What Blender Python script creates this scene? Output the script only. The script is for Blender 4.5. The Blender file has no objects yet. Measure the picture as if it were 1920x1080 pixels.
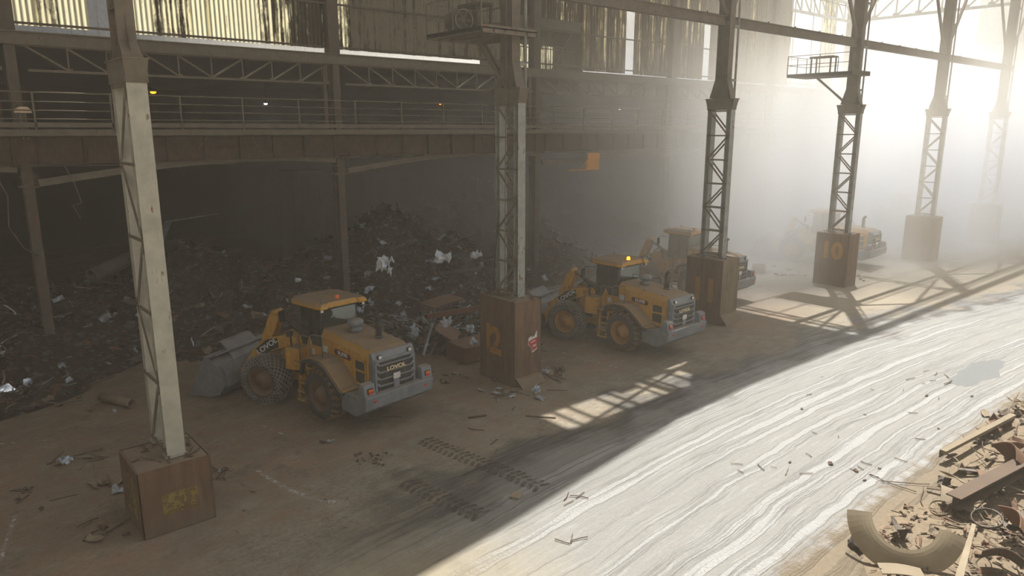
import bpy, math, random
from mathutils import Vector, Matrix, Quaternion, noise
C = bpy.context.scene.collection
PI = math.pi
V = Vector
scene = bpy.context.scene

# ------------------------------------------------------------------ camera
HC = 9.0; FPX = 1350.0; PITCH = math.radians(12.4)
FW = V((0.648*math.cos(PITCH), 0.7616*math.cos(PITCH), -math.sin(PITCH))).normalized()
RT = V((0.7616, -0.648, 0)).normalized()
UP = RT.cross(FW)
cam = bpy.data.cameras.new('camera'); camo = bpy.data.objects.new('camera', cam); C.objects.link(camo)
cam.sensor_width = 36; cam.lens = FPX/1920*36; cam.clip_end = 600; cam.clip_start = .1
M = Matrix(((RT.x, UP.x, -FW.x, 0), (RT.y, UP.y, -FW.y, 0), (RT.z, UP.z, -FW.z, HC), (0, 0, 0, 1)))
camo.matrix_world = M
scene.camera = camo

def ray(px, py): return FW*FPX + RT*(px-960) - UP*(py-540)
def at_z(px, py, z=0.0):
    r = ray(px, py); return V((0, 0, HC)) + r*((z-HC)/r.z)
def at_y(px, py, y):
    r = ray(px, py); return V((0, 0, HC)) + r*(y/r.y)

# ------------------------------------------------------------------ mesh builder
class MB:
    def __init__(s): s.v = []; s.f = []; s.m = []; s.cur = 0; s.sm = []
    def add(s, vs, fs, smooth=False):
        o = len(s.v); s.v += [V(v) for v in vs]
        for f in fs: s.f.append([o+i for i in f]); s.m.append(s.cur); s.sm.append(smooth)
        return s
    def box(s, c, d, R=None):
        x, y, z = d[0]/2, d[1]/2, d[2]/2; c = V(c)
        vs = [V((a, b, e)) for e in (-z, z) for b in (-y, y) for a in (-x, x)]
        if R is not None: vs = [R @ v for v in vs]
        return s.add([c+v for v in vs], [(0,2,3,1),(4,5,7,6),(0,1,5,4),(2,6,7,3),(0,4,6,2),(1,3,7,5)])
    def bb(s, x0, x1, y0, y1, z0, z1):
        return s.box(((x0+x1)/2, (y0+y1)/2, (z0+z1)/2), (abs(x1-x0), abs(y1-y0), abs(z1-z0)))
    def bar(s, p, q, w, h, up=(0, 0, 1)):
        p, q = V(p), V(q); d = q-p; L = d.length
        if L < 1e-6: return s
        d /= L; u = V(up)
        if abs(d.dot(u)) > .98: u = V((0, 1, 0)) if abs(d.y) < .9 else V((1, 0, 0))
        sd = d.cross(u).normalized(); u = sd.cross(d)
        R = Matrix((sd, d, u)).transposed()
        return s.box((p+q)/2, (w, L, h), R)
    def hsec(s, p, q, depth, fl, t, up=(0, 0, 1)):
        """H section from p to q: web lies along 'up', flanges across it"""
        p, q = V(p), V(q); d = (q-p).normalized(); u = V(up)
        if abs(d.dot(u)) > .98: u = V((0, 1, 0))
        sd = d.cross(u).normalized(); u = sd.cross(d)
        s.bar(p, q, t, depth-2*t, u)
        s.bar(p+u*(depth/2-t/2), q+u*(depth/2-t/2), fl, t, u)
        s.bar(p-u*(depth/2-t/2), q-u*(depth/2-t/2), fl, t, u)
        return s
    def tube(s, pts, r, n=8, cap=True, smooth=True):
        pts = [V(p) for p in pts]; k = len(pts)
        rs = r if isinstance(r, (list, tuple)) else [r]*k
        o = len(s.v); prev = None; vs = []; fs = []
        for i, p in enumerate(pts):
            d = (pts[min(i+1, k-1)]-pts[max(i-1, 0)]).normalized()
            if prev is None:
                a = V((0, 0, 1)) if abs(d.z) < .9 else V((1, 0, 0)); u = d.cross(a).normalized()
            else:
                u = (prev-d*prev.dot(d)).normalized()
            prev = u; w = d.cross(u)
            for j in range(n):
                t = 2*PI*j/n; vs.append(p+(u*math.cos(t)+w*math.sin(t))*rs[i])
        for i in range(k-1):
            for j in range(n):
                a = i*n+j; b = i*n+(j+1) % n; fs.append((a, b, b+n, a+n))
        if cap: fs += [tuple(range(n))[::-1], tuple((k-1)*n+j for j in range(n))]
        return s.add(vs, fs, smooth)
    def lathe(s, prof, o, ax=(0, 1, 0), n=32, smooth=True, closed=False):
        """prof: (along axis, radius)"""
        ax = V(ax).normalized(); a = V((0, 0, 1)) if abs(ax.z) < .9 else V((1, 0, 0))
        u = ax.cross(a).normalized(); w = ax.cross(u); o = V(o); vs = []; fs = []; k = len(prof)
        for h, r in prof:
            for j in range(n):
                t = 2*PI*j/n; vs.append(o+ax*h+(u*math.cos(t)+w*math.sin(t))*max(r, 1e-4))
        for i in range(k-1+(1 if closed else 0)):
            for j in range(n):
                a_ = i*n+j; b_ = i*n+(j+1) % n; i2 = (i+1) % k
                fs.append((a_, b_, i2*n+(j+1) % n, i2*n+j))
        return s.add(vs, fs, smooth)
    def prism(s, poly, y0, y1, fn=None):
        """poly of (x,z) extruded in y; fn maps (x,y,z)"""
        fn = fn or (lambda x, y, z: (x, y, z)); n = len(poly)
        vs = [fn(x, y0, z) for x, z in poly]+[fn(x, y1, z) for x, z in poly]
        fs = [tuple(range(n)), tuple(range(2*n-1, n-1, -1))]
        fs += [(i, i+n, (i+1) % n+n, (i+1) % n) for i in range(n)]
        return s.add(vs, fs)
    def sweep(s, prof, y0, y1, th):
        """open curved plate: profile of (x,z) points, thickness th, across y"""
        k = len(prof); P = [V((x, 0, z)) for x, z in prof]; off = []
        for i in range(k):
            d = (P[min(i+1, k-1)]-P[max(i-1, 0)]).normalized(); off.append(P[i]+V((-d.z, 0, d.x))*th)
        poly = [(p.x, p.z) for p in P]+[(p.x, p.z) for p in off[::-1]]
        n = len(poly)
        vs = [(x, y0, z) for x, z in poly]+[(x, y1, z) for x, z in poly]
        fs = [(i, i+n, (i+1) % n+n, (i+1) % n) for i in range(n)]
        for i in range(k-1):
            a, b, c, d = i, i+1, n-2-i, n-1-i
            fs += [(a, b, c, d), (d+n, c+n, b+n, a+n)]
        return s.add(vs, fs)
    def xf(s, mtx):
        s.v = [mtx @ v for v in s.v]; return s
    def build(s, name, mats, parent=None, bevel=0, seg=1, loc=None, normals=True):
        me = bpy.data.meshes.new(name); me.from_pydata([tuple(v) for v in s.v], [], s.f)
        ms = mats if isinstance(mats, (list, tuple)) else [mats]
        for m in ms: me.materials.append(m)
        me.polygons.foreach_set('material_index', s.m); me.polygons.foreach_set('use_smooth', s.sm)
        me.update()
        o = bpy.data.objects.new(name, me); C.objects.link(o)
        if parent is not None: o.parent = parent
        if loc is not None: o.location = loc
        if bevel:
            b = o.modifiers.new('bevel', 'BEVEL'); b.width = bevel; b.segments = seg; b.limit_method = 'ANGLE'
        return o

def tag(o, label=None, cat=None, group=None, kind=None):
    if label: o['label'] = label
    if cat: o['category'] = cat
    if group: o['group'] = group
    if kind: o['kind'] = kind
    return o
def empty(name, loc=(0, 0, 0), rz=0, label=None, cat=None, group=None, kind=None):
    o = bpy.data.objects.new(name, None); C.objects.link(o); o.location = loc; o.rotation_euler = (0, 0, rz)
    o.empty_display_size = .2
    return tag(o, label, cat, group, kind)
def copy_tree(o, parent=None):
    c = o.copy(); C.objects.link(c); c.parent = parent
    for ch in list(o.children): copy_tree(ch, c)
    return c
def text(txt, name, mat_, parent, mtx, size=.2, ext=.004, off=.0, shear=0, align='CENTER', sx=1):
    cu = bpy.data.curves.new(name, 'FONT'); cu.body = txt; cu.size = size; cu.extrude = ext; cu.offset = off; cu.shear = shear
    cu.align_x = align; cu.align_y = 'CENTER'
    t = bpy.data.objects.new(name, cu); C.objects.link(t)
    dg = bpy.context.evaluated_depsgraph_get()
    me = bpy.data.meshes.new_from_object(t.evaluated_get(dg)); bpy.data.objects.remove(t)
    me.transform(mtx @ Matrix.Diagonal((sx, 1, 1, 1))); me.materials.clear(); me.materials.append(mat_)
    o = bpy.data.objects.new(name, me); C.objects.link(o); o.parent = parent
    return o
def face_mtx(o, right, up):
    r = V(right).normalized(); u = V(up).normalized(); n = r.cross(u)
    return Matrix(((r.x, u.x, n.x, o[0]), (r.y, u.y, n.y, o[1]), (r.z, u.z, n.z, o[2]), (0, 0, 0, 1)))

# ------------------------------------------------------------------ materials
def srgb(r, g, b):
    f = lambda c: (c/255/12.92) if c/255 <= .04045 else ((c/255+.055)/1.055)**2.4
    return (f(r), f(g), f(b), 1)
class NT:
    def __init__(s, name):
        s.mat = bpy.data.materials.new(name); s.mat.use_nodes = True; s.t = s.mat.node_tree
        s.t.nodes.clear(); s.out = s.t.nodes.new('ShaderNodeOutputMaterial')
    def n(s, typ, **kw):
        nd = s.t.nodes.new('ShaderNode'+typ)
        for k, v in kw.items():
            if k.startswith('_'): setattr(nd, k[1:], v)
            else:
                key = int(k[1:]) if k[0] == 'i' and k[1:].isdigit() else k.replace('__', ' ')
                if hasattr(v, 'bl_rna') and hasattr(v, 'is_linked'): s.t.links.new(v, nd.inputs[key])
                else: nd.inputs[key].default_value = v
        return nd
    def noise(s, vec, scale, detail=4, rough=.6, dist=0):
        nd = s.n('TexNoise', Vector=vec, Scale=scale, Detail=detail, Roughness=rough, Distortion=dist); return nd.outputs[0]
    def ramp(s, fac, pts):
        nd = s.n('ValToRGB', Fac=fac); cr = nd.color_ramp
        while len(cr.elements) < len(pts): cr.elements.new(.5)
        for e, (p, c) in zip(cr.elements, pts): e.position = p; e.color = c if hasattr(c, '__len__') else (c, c, c, 1)
        return nd.outputs[0]
    def mix(s, f, a, b, mode='MIX'):
        nd = s.t.nodes.new('ShaderNodeMix'); nd.data_type = 'RGBA'; nd.blend_type = mode
        for k, v in ((0, f), (6, a), (7, b)):
            if hasattr(v, 'is_linked'): s.t.links.new(v, nd.inputs[k])
            else: nd.inputs[k].default_value = v
        return nd.outputs[2]
    def math(s, op, a, b=0.0, c=None, clamp=False):
        nd = s.t.nodes.new('ShaderNodeMath'); nd.operation = op; nd.use_clamp = clamp
        for k, v in enumerate((a, b) + ((c,) if c is not None else ())):
            if hasattr(v, 'is_linked'): s.t.links.new(v, nd.inputs[k])
            else: nd.inputs[k].default_value = v
        return nd.outputs[0]
    def smooth(s, v, a, b, lo=0.0, hi=1.0):
        nd = s.t.nodes.new('ShaderNodeMapRange'); nd.interpolation_type = 'SMOOTHSTEP'
        s.t.links.new(v, nd.inputs[0])
        for k, x in ((1, a), (2, b), (3, lo), (4, hi)): nd.inputs[k].default_value = x
        return nd.outputs[0]
    def vec(s, v, sc=(1, 1, 1), rot=(0, 0, 0), loc=(0, 0, 0)):
        return s.n('Mapping', Vector=v, Scale=sc, Rotation=rot, Location=loc).outputs[0]
    def pos(s, obj=False):
        return s.n('TexCoord').outputs['Object'] if obj else s.n('NewGeometry').outputs['Position']
    def link(s, a, b): s.t.links.new(a, b)
    def surf(s, sh): s.link(sh, s.out.inputs['Surface']); return s.mat
    def bsdf(s, color, rough=.7, metal=0, normal=None, spec=.5, **kw):
        d = dict(Base__Color=color, Roughness=rough, Metallic=metal)
        if normal is not None: d['Normal'] = normal
        d.update(kw); nd = s.n('BsdfPrincipled', **d); nd.inputs['Specular IOR Level'].default_value = spec
        return nd.outputs[0]
    def bump(s, h, strength=.3, dist=.02):
        return s.n('Bump', Height=h, Strength=strength, Distance=dist).outputs[0]

DUST = srgb(122, 106, 88)
def worn(name, col, rough=.6, metal=0, dust=.7, rust=0.0, var=.25, sc=1.0, dustcol=DUST, rustcol=None, lo=.5, spec=.4):
    """weathered surface: tonal noise, rust blotches, dust lying on upward faces"""
    t = NT(name); p = t.pos()
    n1 = t.noise(p, 2.3*sc, 6, .65); n2 = t.noise(t.vec(p, (1, 1, .25)), 9*sc, 4, .6)
    dark = tuple(c*(1-var) for c in col[:3])+(1,); lite = tuple(min(1, c*(1+var*.8)) for c in col[:3])+(1,)
    c = t.mix(t.ramp(n1, [(.3, 0), (.7, 1)]), dark, lite)
    if rust > 0:
        rc = rustcol or srgb(104, 66, 44)
        m = t.ramp(t.math('ADD', t.math('MULTIPLY', n1, .5), t.math('MULTIPLY', n2, .5)), [(.62-rust*.3, 0), (.68-rust*.25, 1)])
        c = t.mix(m, c, rc)
    up = t.n('SeparateXYZ', Vector=t.n('NewGeometry').outputs['Normal']).outputs[2]
    dm = t.math('MULTIPLY', t.smooth(up, .2, .9), dust)
    dm = t.math('MULTIPLY', dm, t.ramp(n1, [(.25, .75), (.6, 1)]))
    dm = t.math('MAXIMUM', dm, t.math('MULTIPLY', t.ramp(n2, [(lo, 0), (.85, 1)]), dust*.6))
    c = t.mix(dm, c, dustcol)
    r = t.math('ADD', t.math('MULTIPLY', dm, .9-rough), rough)
    return t.surf(t.bsdf(c, r, metal, t.bump(n2, .25, .01), spec))

M_ = {}
M_['yellow'] = worn('yellow_paint', srgb(204, 152, 56), .5, dust=.8, rust=.15, var=.2, lo=.42)
M_['roofyellow'] = worn('dusty_yellow_paint', srgb(200, 150, 60), .55, dust=1.0, var=.15, lo=.45)
M_['grey'] = worn('grey_paint', srgb(122, 127, 133), .5, dust=.6, rust=.1)
M_['darkgrey'] = worn('dark_paint', srgb(52, 54, 56), .5, dust=.5)
M_['black'] = worn('black_rubber_trim', srgb(32, 32, 32), .6, dust=.4)
M_['tyre'] = worn('tyre_rubber', srgb(62, 61, 60), .85, dust=.45, lo=.35)
M_['tread'] = worn('muddy_tread', srgb(120, 92, 66), .9, dust=.5, lo=.35)
M_['chain'] = worn('tyre_chain_steel', srgb(126, 124, 118), .45, metal=.3, dust=.4)
M_['rim'] = worn('dusty_rim', srgb(112, 84, 60), .7, dust=.6)
M_['rimy'] = worn('yellow_rim', srgb(170, 122, 48), .6, dust=.5)
M_['bucket'] = worn('bucket_steel', srgb(128, 130, 134), .5, metal=.2, dust=.35)
M_['pin'] = worn('cylinder_steel', srgb(92, 86, 78), .4, metal=.5, dust=.5)
M_['steel'] = worn('grey_brown_steel', srgb(108, 99, 86), .7, dust=.6, rust=.15)
M_['steel2'] = worn('dark_brown_steel', srgb(88, 79, 69), .75, dust=.6, rust=.25)
M_['girder'] = worn('red_brown_girder', srgb(84, 68, 58), .8, dust=.5, rust=.2)
M_['cream'] = worn('cream_column_paint', srgb(174, 171, 158), .65, dust=.4, rust=.12, var=.2, lo=.6)
M_['greyblue'] = worn('grey_column_paint', srgb(146, 148, 144), .6, dust=.5, rust=.15, lo=.55)
M_['tan'] = worn('tan_dusty_steel', srgb(120, 108, 90), .8, dust=.7, dustcol=srgb(134, 121, 100))
M_['rust'] = worn('rusty_steel', srgb(104, 70, 50), .8, dust=.5, rust=.3)
M_['rustdark'] = worn('dark_rust', srgb(70, 54, 44), .8, dust=.35)
M_['scrapgrey'] = worn('dull_scrap_metal', srgb(88, 84, 80), .6, metal=.3, dust=.4)
M_['silver'] = worn('bright_galvanised_scrap', srgb(160, 166, 172), .4, metal=.3, dust=.2, var=.5, sc=2, lo=.6)
M_['wood'] = worn('pale_wood', srgb(160, 147, 124), .85, dust=.4)
M_['paper'] = worn('white_paper', srgb(214, 214, 210), .9, dust=.1)
M_['orange'] = worn('orange_panel', srgb(222, 146, 28), .6, dust=.1)
M_['ivory'] = worn('ivory_housing', srgb(214, 190, 160), .5, dust=.1)
M_['concrete'] = worn('dusty_concrete', srgb(130, 112, 94), .9, dust=.6)
def flat(name, col, rough=.6, em=0, emc=None, metal=0):
    t = NT(name); sh = t.n('BsdfPrincipled', Base__Color=col, Roughness=rough, Metallic=metal)
    if em: sh.inputs['Emission Color'].default_value = emc or col; sh.inputs['Emission Strength'].default_value = em
    return t.surf(sh.outputs[0])
M_['white'] = flat('white_lettering', srgb(215, 213, 205), .6)
M_['cream_txt'] = flat('cream_lettering', srgb(225, 205, 165), .6)
M_['redbadge'] = flat('dark_red_badge', srgb(92, 30, 26), .5)
M_['red'] = flat('red_lens', srgb(190, 40, 25), .3)
M_['redlabel'] = flat('red_print', srgb(176, 60, 60), .7)
M_['amber'] = flat('amber_lens', srgb(225, 110, 40), .3)
M_['amberlit'] = flat('lit_amber_beacon', srgb(255, 150, 30), .3, 6, srgb(255, 140, 20))
M_['lampwhite'] = flat('lit_white_lamp', srgb(255, 255, 255), .3, 25, srgb(225, 235, 255))
M_['lampwarm'] = flat('lit_warm_lamp', srgb(255, 220, 170), .3, 18, srgb(255, 215, 150))
M_['lamporange'] = flat('lit_orange_lamp', srgb(255, 150, 30), .3, 9, srgb(255, 130, 10))
M_['lens'] = flat('pale_lens', srgb(225, 228, 220), .2)
M_['puddle'] = flat('puddle_water', srgb(104, 106, 106), .30)  # grey base colour stands in for sky reflected in the water
M_['foil'] = worn('bright_foil', srgb(196, 204, 214), .4, dust=.1, var=.35, sc=3, lo=.75)
def glass():
    t = NT('cab_glass'); g = t.n('BsdfGlossy', Color=(.8, .85, .85, 1), Roughness=.05).outputs[0]
    tr = t.n('BsdfTransparent', Color=srgb(150, 172, 166)).outputs[0]
    d = t.n('BsdfDiffuse', Color=srgb(122, 128, 116)).outputs[0]
    a = t.n('MixShader', i0=.16, i1=tr, i2=g).outputs[0]
    return t.surf(t.n('MixShader', i0=.14, i1=a, i2=d).outputs[0])
M_['glass'] = glass()
def painted_plate(name, col, dustcol=None):
    """steel pedestal cladding: brown with vertical runs, scrapes and mud near the foot"""
    t = NT(name); p = t.pos(); z = t.n('SeparateXYZ', Vector=p).outputs[2]
    st = t.noise(t.vec(p, (3, 3, .35)), 2.2, 6, .65); n1 = t.noise(p, 1.2, 5, .6); n3 = t.noise(p, 14, 3)
    c = t.mix(t.ramp(st, [(.3, 0), (.7, 1)]), tuple(x*.62 for x in col[:3])+(1,), tuple(x*1.25 for x in col[:3])+(1,))
    c = t.mix(t.ramp(n1, [(.45, 0), (.65, .6)]), c, srgb(104, 78, 58))
    c = t.mix(t.ramp(n3, [(.66, 0), (.72, .7)]), c, srgb(60, 50, 42))
    mud = t.math('MULTIPLY', t.smooth(t.math('ADD', z, t.math('MULTIPLY', n1, 1.2)), 1.4, .5), .7)
    c = t.mix(mud, c, srgb(112, 96, 78))
    up = t.n('SeparateXYZ', Vector=t.n('NewGeometry').outputs['Normal']).outputs[2]
    c = t.mix(t.smooth(up, .4, .9), c, DUST)
    return t.surf(t.bsdf(c, .75, .1, t.bump(n3, .2, .01), .4))
M_['plate'] = painted_plate('brown_pedestal_plate', srgb(112, 88, 68))
M_['plate2'] = painted_plate('grey_pedestal_plate', srgb(132, 118, 96))
def wornpaint(name, col, thr=.5):
    t = NT(name); p = t.pos()
    n = t.math('ADD', t.math('MULTIPLY', t.noise(p, 9, 6, .75), .6), t.math('MULTIPLY', t.noise(p, 2.5, 3), .4))
    sh = t.bsdf(t.mix(t.noise(p, 5), tuple(x*.7 for x in col[:3])+(1,), col), .8)
    tr = t.n('BsdfTransparent').outputs[0]
    return t.surf(t.n('MixShader', i0=t.ramp(n, [(thr-.05, 1), (thr+.05, 0.12)]), i1=tr, i2=sh).outputs[0])
M_['numpaint'] = wornpaint('worn_yellow_number_paint', srgb(176, 124, 40), .60)
M_['numpaint2'] = wornpaint('faded_yellow_paint', srgb(150, 128, 70), .50)
M_['ringtan'] = worn('ring_tan_steel', srgb(150, 137, 114), .7, dust=.5, var=.12, dustcol=srgb(155, 141, 116))

def sheetmat(name, clean, dirty, amount, trans=.5, streak=1.0):
    """corrugated sheeting lit from behind; dirt in vertical runs"""
    t = NT(name); p = t.pos()
    a = t.noise(t.vec(p, (5*streak, 1, .22)), 1.0, 7, .7); b = t.noise(t.vec(p, (2, 2, 1.0)), 1.4, 6, .75)
    m = t.math('ADD', t.math('MULTIPLY', a, .65), t.math('MULTIPLY', b, .35))
    k = t.ramp(m, [(.62-amount*.3, 0), (.70-amount*.3, 1)])
    tc = t.mix(k, clean, dirty)
    tint = t.mix(t.noise(t.vec(p, (2.5, 2, .1)), 1.2, 4), tc, tuple(x*.72 for x in clean[:3])+(1,)); tc = t.mix(k, tint, dirty)
    dif = t.n('BsdfDiffuse', Color=t.mix(k, srgb(126, 118, 102), srgb(82, 72, 60))).outputs[0]
    tl = t.n('BsdfTranslucent', Color=tc).outputs[0]
    return t.surf(t.n('MixShader', i0=trans, i1=dif, i2=tl).outputs[0])
M_['sheet_yellow'] = sheetmat('clear_yellow_sheeting', srgb(255, 247, 208), srgb(70, 52, 30), .2, .92)
M_['sheet_streak'] = sheetmat('streaked_yellow_sheeting', srgb(255, 244, 200), srgb(38, 28, 18), .5, .9)
M_['sheet_dark'] = sheetmat('dark_sheeting_with_gold_runs', srgb(255, 240, 190), srgb(36, 28, 20), .78, .8, 1.6)
M_['sheet_brown'] = sheetmat('old_brown_sheeting', srgb(104, 96, 86), srgb(70, 62, 54), .4, .05)
M_['sheet_gold'] = sheetmat('gold_flecked_sheeting', srgb(250, 228, 170), srgb(60, 50, 36), .66, .6, 2.2)
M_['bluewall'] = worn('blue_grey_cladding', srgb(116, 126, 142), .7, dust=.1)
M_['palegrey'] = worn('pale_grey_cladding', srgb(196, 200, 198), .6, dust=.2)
M_['hallwall'] = worn('shade_dark_wall', srgb(30, 28, 25), .95, dust=.0)  # near-black base colour deepens the shade of the hall interior

def ground():
    t = NT('trodden_yard_ground'); p = t.pos(); s = t.n('SeparateXYZ', Vector=p); x, y = s.outputs[0], s.outputs[1]
    w1 = t.noise(p, .35, 4, .6); w2 = t.noise(p, 1.6, 6, .65); w3 = t.noise(p, 9, 5, .7); w4 = t.noise(p, 40, 3, .6)
    # ruts: follow the haul road, gently bowed
    yy = t.math('ADD', y, t.math('MULTIPLY', t.math('POWER', t.math('SUBTRACT', x, 22), 2.0), .004))
    yw = t.math('ADD', yy, t.math('MULTIPLY', w1, .5))
    cv = t.n('CombineXYZ', X=t.math('MULTIPLY', x, .035), Y=t.math('MULTIPLY', yw, 2.9), Z=0.0).outputs[0]
    cv2 = t.n('CombineXYZ', X=t.math('MULTIPLY', x, .5), Y=t.math('MULTIPLY', yw, 9.0), Z=3.0).outputs[0]
    r1 = t.noise(cv, 1.0, 5, .62); r2 = t.noise(cv2, 1.0, 5, .7)
    # dirt inside
    dirt = t.mix(t.ramp(w1, [(.35, 0), (.65, 1)]), srgb(112, 95, 79), srgb(138, 111, 88))
    dirt = t.mix(t.ramp(w2, [(.35, 0), (.72, .8)]), dirt, srgb(128, 120, 104))
    dirt = t.mix(t.ramp(w3, [(.52, 0), (.72, .6)]), dirt, srgb(84, 73, 62)); dirt = t.mix(t.ramp(t.noise(t.vec(p, (.8, 1.3, 1)), 1.1, 8, .8), [(.5, 0), (.66, .5)]), dirt, srgb(152, 142, 124)); dirt = t.mix(t.ramp(t.noise(p, .8, 7, .75), [(.55, 0), (.64, .5)]), dirt, srgb(86, 76, 66))
    dirt = t.mix(t.ramp(t.noise(p, 3.1, 8, .8), [(.64, 0), (.68, .5)]), dirt, srgb(160, 152, 138))
    # greyish band of scraped ground between dirt and road
    e = t.math('ADD', yy, t.math('MULTIPLY', t.math('SUBTRACT', w1, .5), 6.0)); e = t.math('ADD', e, t.math('MULTIPLY', t.math('SUBTRACT', r1, .5), 3.0))
    scr = t.math('MULTIPLY', t.smooth(e, 19.0, 15.5), t.smooth(x, 1, 6))
    c = t.mix(t.math('MULTIPLY', scr, .75), dirt, t.mix(t.ramp(t.math('ADD', t.math('MULTIPLY', w3, .45), t.math('ADD', t.math('MULTIPLY', w2, .35), t.math('MULTIPLY', r2, .2))), [(.4, 0), (.6, 1)]), srgb(96, 90, 78), srgb(152, 144, 126)))
    # wet haul road
    wet = t.math('MULTIPLY', t.smooth(e, 15.9, 14.6), t.smooth(t.math('ADD', x, t.math('MULTIPLY', w2, 4.0)), 6.5, 11.5))
    wetc = t.mix(t.ramp(r1, [(.50, 0), (.56, 1)]), t.mix(w3, srgb(108, 106, 101), srgb(138, 136, 131)), t.mix(w4, srgb(136, 135, 131), srgb(184, 183, 181)))  # tracks get a paler colour, painting in some of the wet glare
    wetc = t.mix(t.ramp(r2, [(.52, 0), (.7, .5)]), wetc, srgb(160, 159, 155))
    wetc = t.mix(t.smooth(e, 13.0, 14.6), wetc, t.mix(t.ramp(r2, [(.35, 0), (.65, 1)]), srgb(56, 54, 52), srgb(96, 92, 86)))
    c = t.mix(wet, c, wetc)
    # dry tan crust further along the yard
    dry = t.math('MULTIPLY', t.smooth(x, 30, 38), t.smooth(e, 14, 17)); c = t.mix(dry, c, t.mix(r2, srgb(128, 116, 98), srgb(154, 143, 124)))
    sand = t.math('MULTIPLY', t.smooth(t.math('ADD', y, t.math('MULTIPLY', w2, 1.6)), 7.8, 7.1), t.smooth(x, 10, 13)); c = t.mix(sand, c, t.mix(w3, srgb(98, 86, 70), srgb(136, 123, 102)))
    buff = t.math('MULTIPLY', t.smooth(t.math('ADD', x, t.math('MULTIPLY', w1, 4.0)), 13.5, 8.5), t.smooth(e, 14.5, 13.0)); c = t.mix(t.math('MULTIPLY', buff, .8), c, t.mix(w2, srgb(124, 112, 90), srgb(160, 151, 130)))
    wr = t.math('MULTIPLY', wet, t.math('SUBTRACT', 1.0, t.math('MAXIMUM', sand, buff)))
    rough = t.math('SUBTRACT', .92, t.math('MULTIPLY', wr, t.ramp(r2, [(.35, .34), (.6, .52)])))
    h = t.math('ADD', t.math('MULTIPLY', w3, .35), t.math('MULTIPLY', w4, .22))
    h = t.math('ADD', h, t.math('MULTIPLY', t.math('MULTIPLY', t.math('MULTIPLY', t.ramp(r1, [(.5, 0), (.56, 1)]), t.noise(p, 13, 3, .7)), wet), 1.5)); h = t.math('ADD', h, t.math('MULTIPLY', t.math('MULTIPLY', r2, wet), .12)); h = t.math('ADD', h, t.math('MULTIPLY', t.math('MULTIPLY', r1, wet), .5))
    return t.surf(t.bsdf(c, rough, 0, t.bump(h, .75, .09), .5))
def scrapbed():
    t = NT('dark_scrap_bed'); p = t.pos(); a = t.noise(p, 5, 8, .85, .6); b = t.n('TexVoronoi', Vector=p, Scale=7.0).outputs['Color']
    bw = t.n('SeparateXYZ', Vector=b).outputs[0]
    c = t.mix(t.ramp(a, [(.35, 0), (.62, 1)]), srgb(34, 30, 27), srgb(92, 74, 60)); c = t.mix(t.ramp(bw, [(.8, 0), (.95, .7)]), c, srgb(120, 118, 114))
    c = t.mix(t.ramp(bw, [(.0, .7), (.3, 0)]), c, srgb(90, 56, 40))
    return t.surf(t.bsdf(c, .8, 0, t.bump(t.math('ADD', a, t.math('MULTIPLY', bw, .5)), 1.0, .15)))
M_['ground'] = ground()
M_['sand'] = worn('sandy_rubble', srgb(120, 106, 86), .95, dust=.2, var=.3, sc=3)
M_['heap'] = scrapbed()
def darkmud():
    t = NT('dark_wet_tread_marks'); p = t.pos(); n = t.noise(p, 7, 6, .75)
    sh = t.bsdf(t.mix(n, srgb(52, 48, 42), srgb(88, 80, 68)), .75)
    return t.surf(t.n('MixShader', i0=t.ramp(n, [(.40, 0), (.56, .85)]), i1=t.n('BsdfTransparent').outputs[0], i2=sh).outputs[0])
M_['treadmark'] = darkmud()
def chalk():
    t = NT('scraped_pale_line'); p = t.pos(); n = t.noise(p, 5, 7, .8)
    return t.surf(t.n('MixShader', i0=t.ramp(n, [(.48, 0), (.6, .7)]), i1=t.n('BsdfTransparent').outputs[0], i2=t.bsdf(srgb(205, 205, 200), .8)).outputs[0])
M_['chalk'] = chalk()
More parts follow.
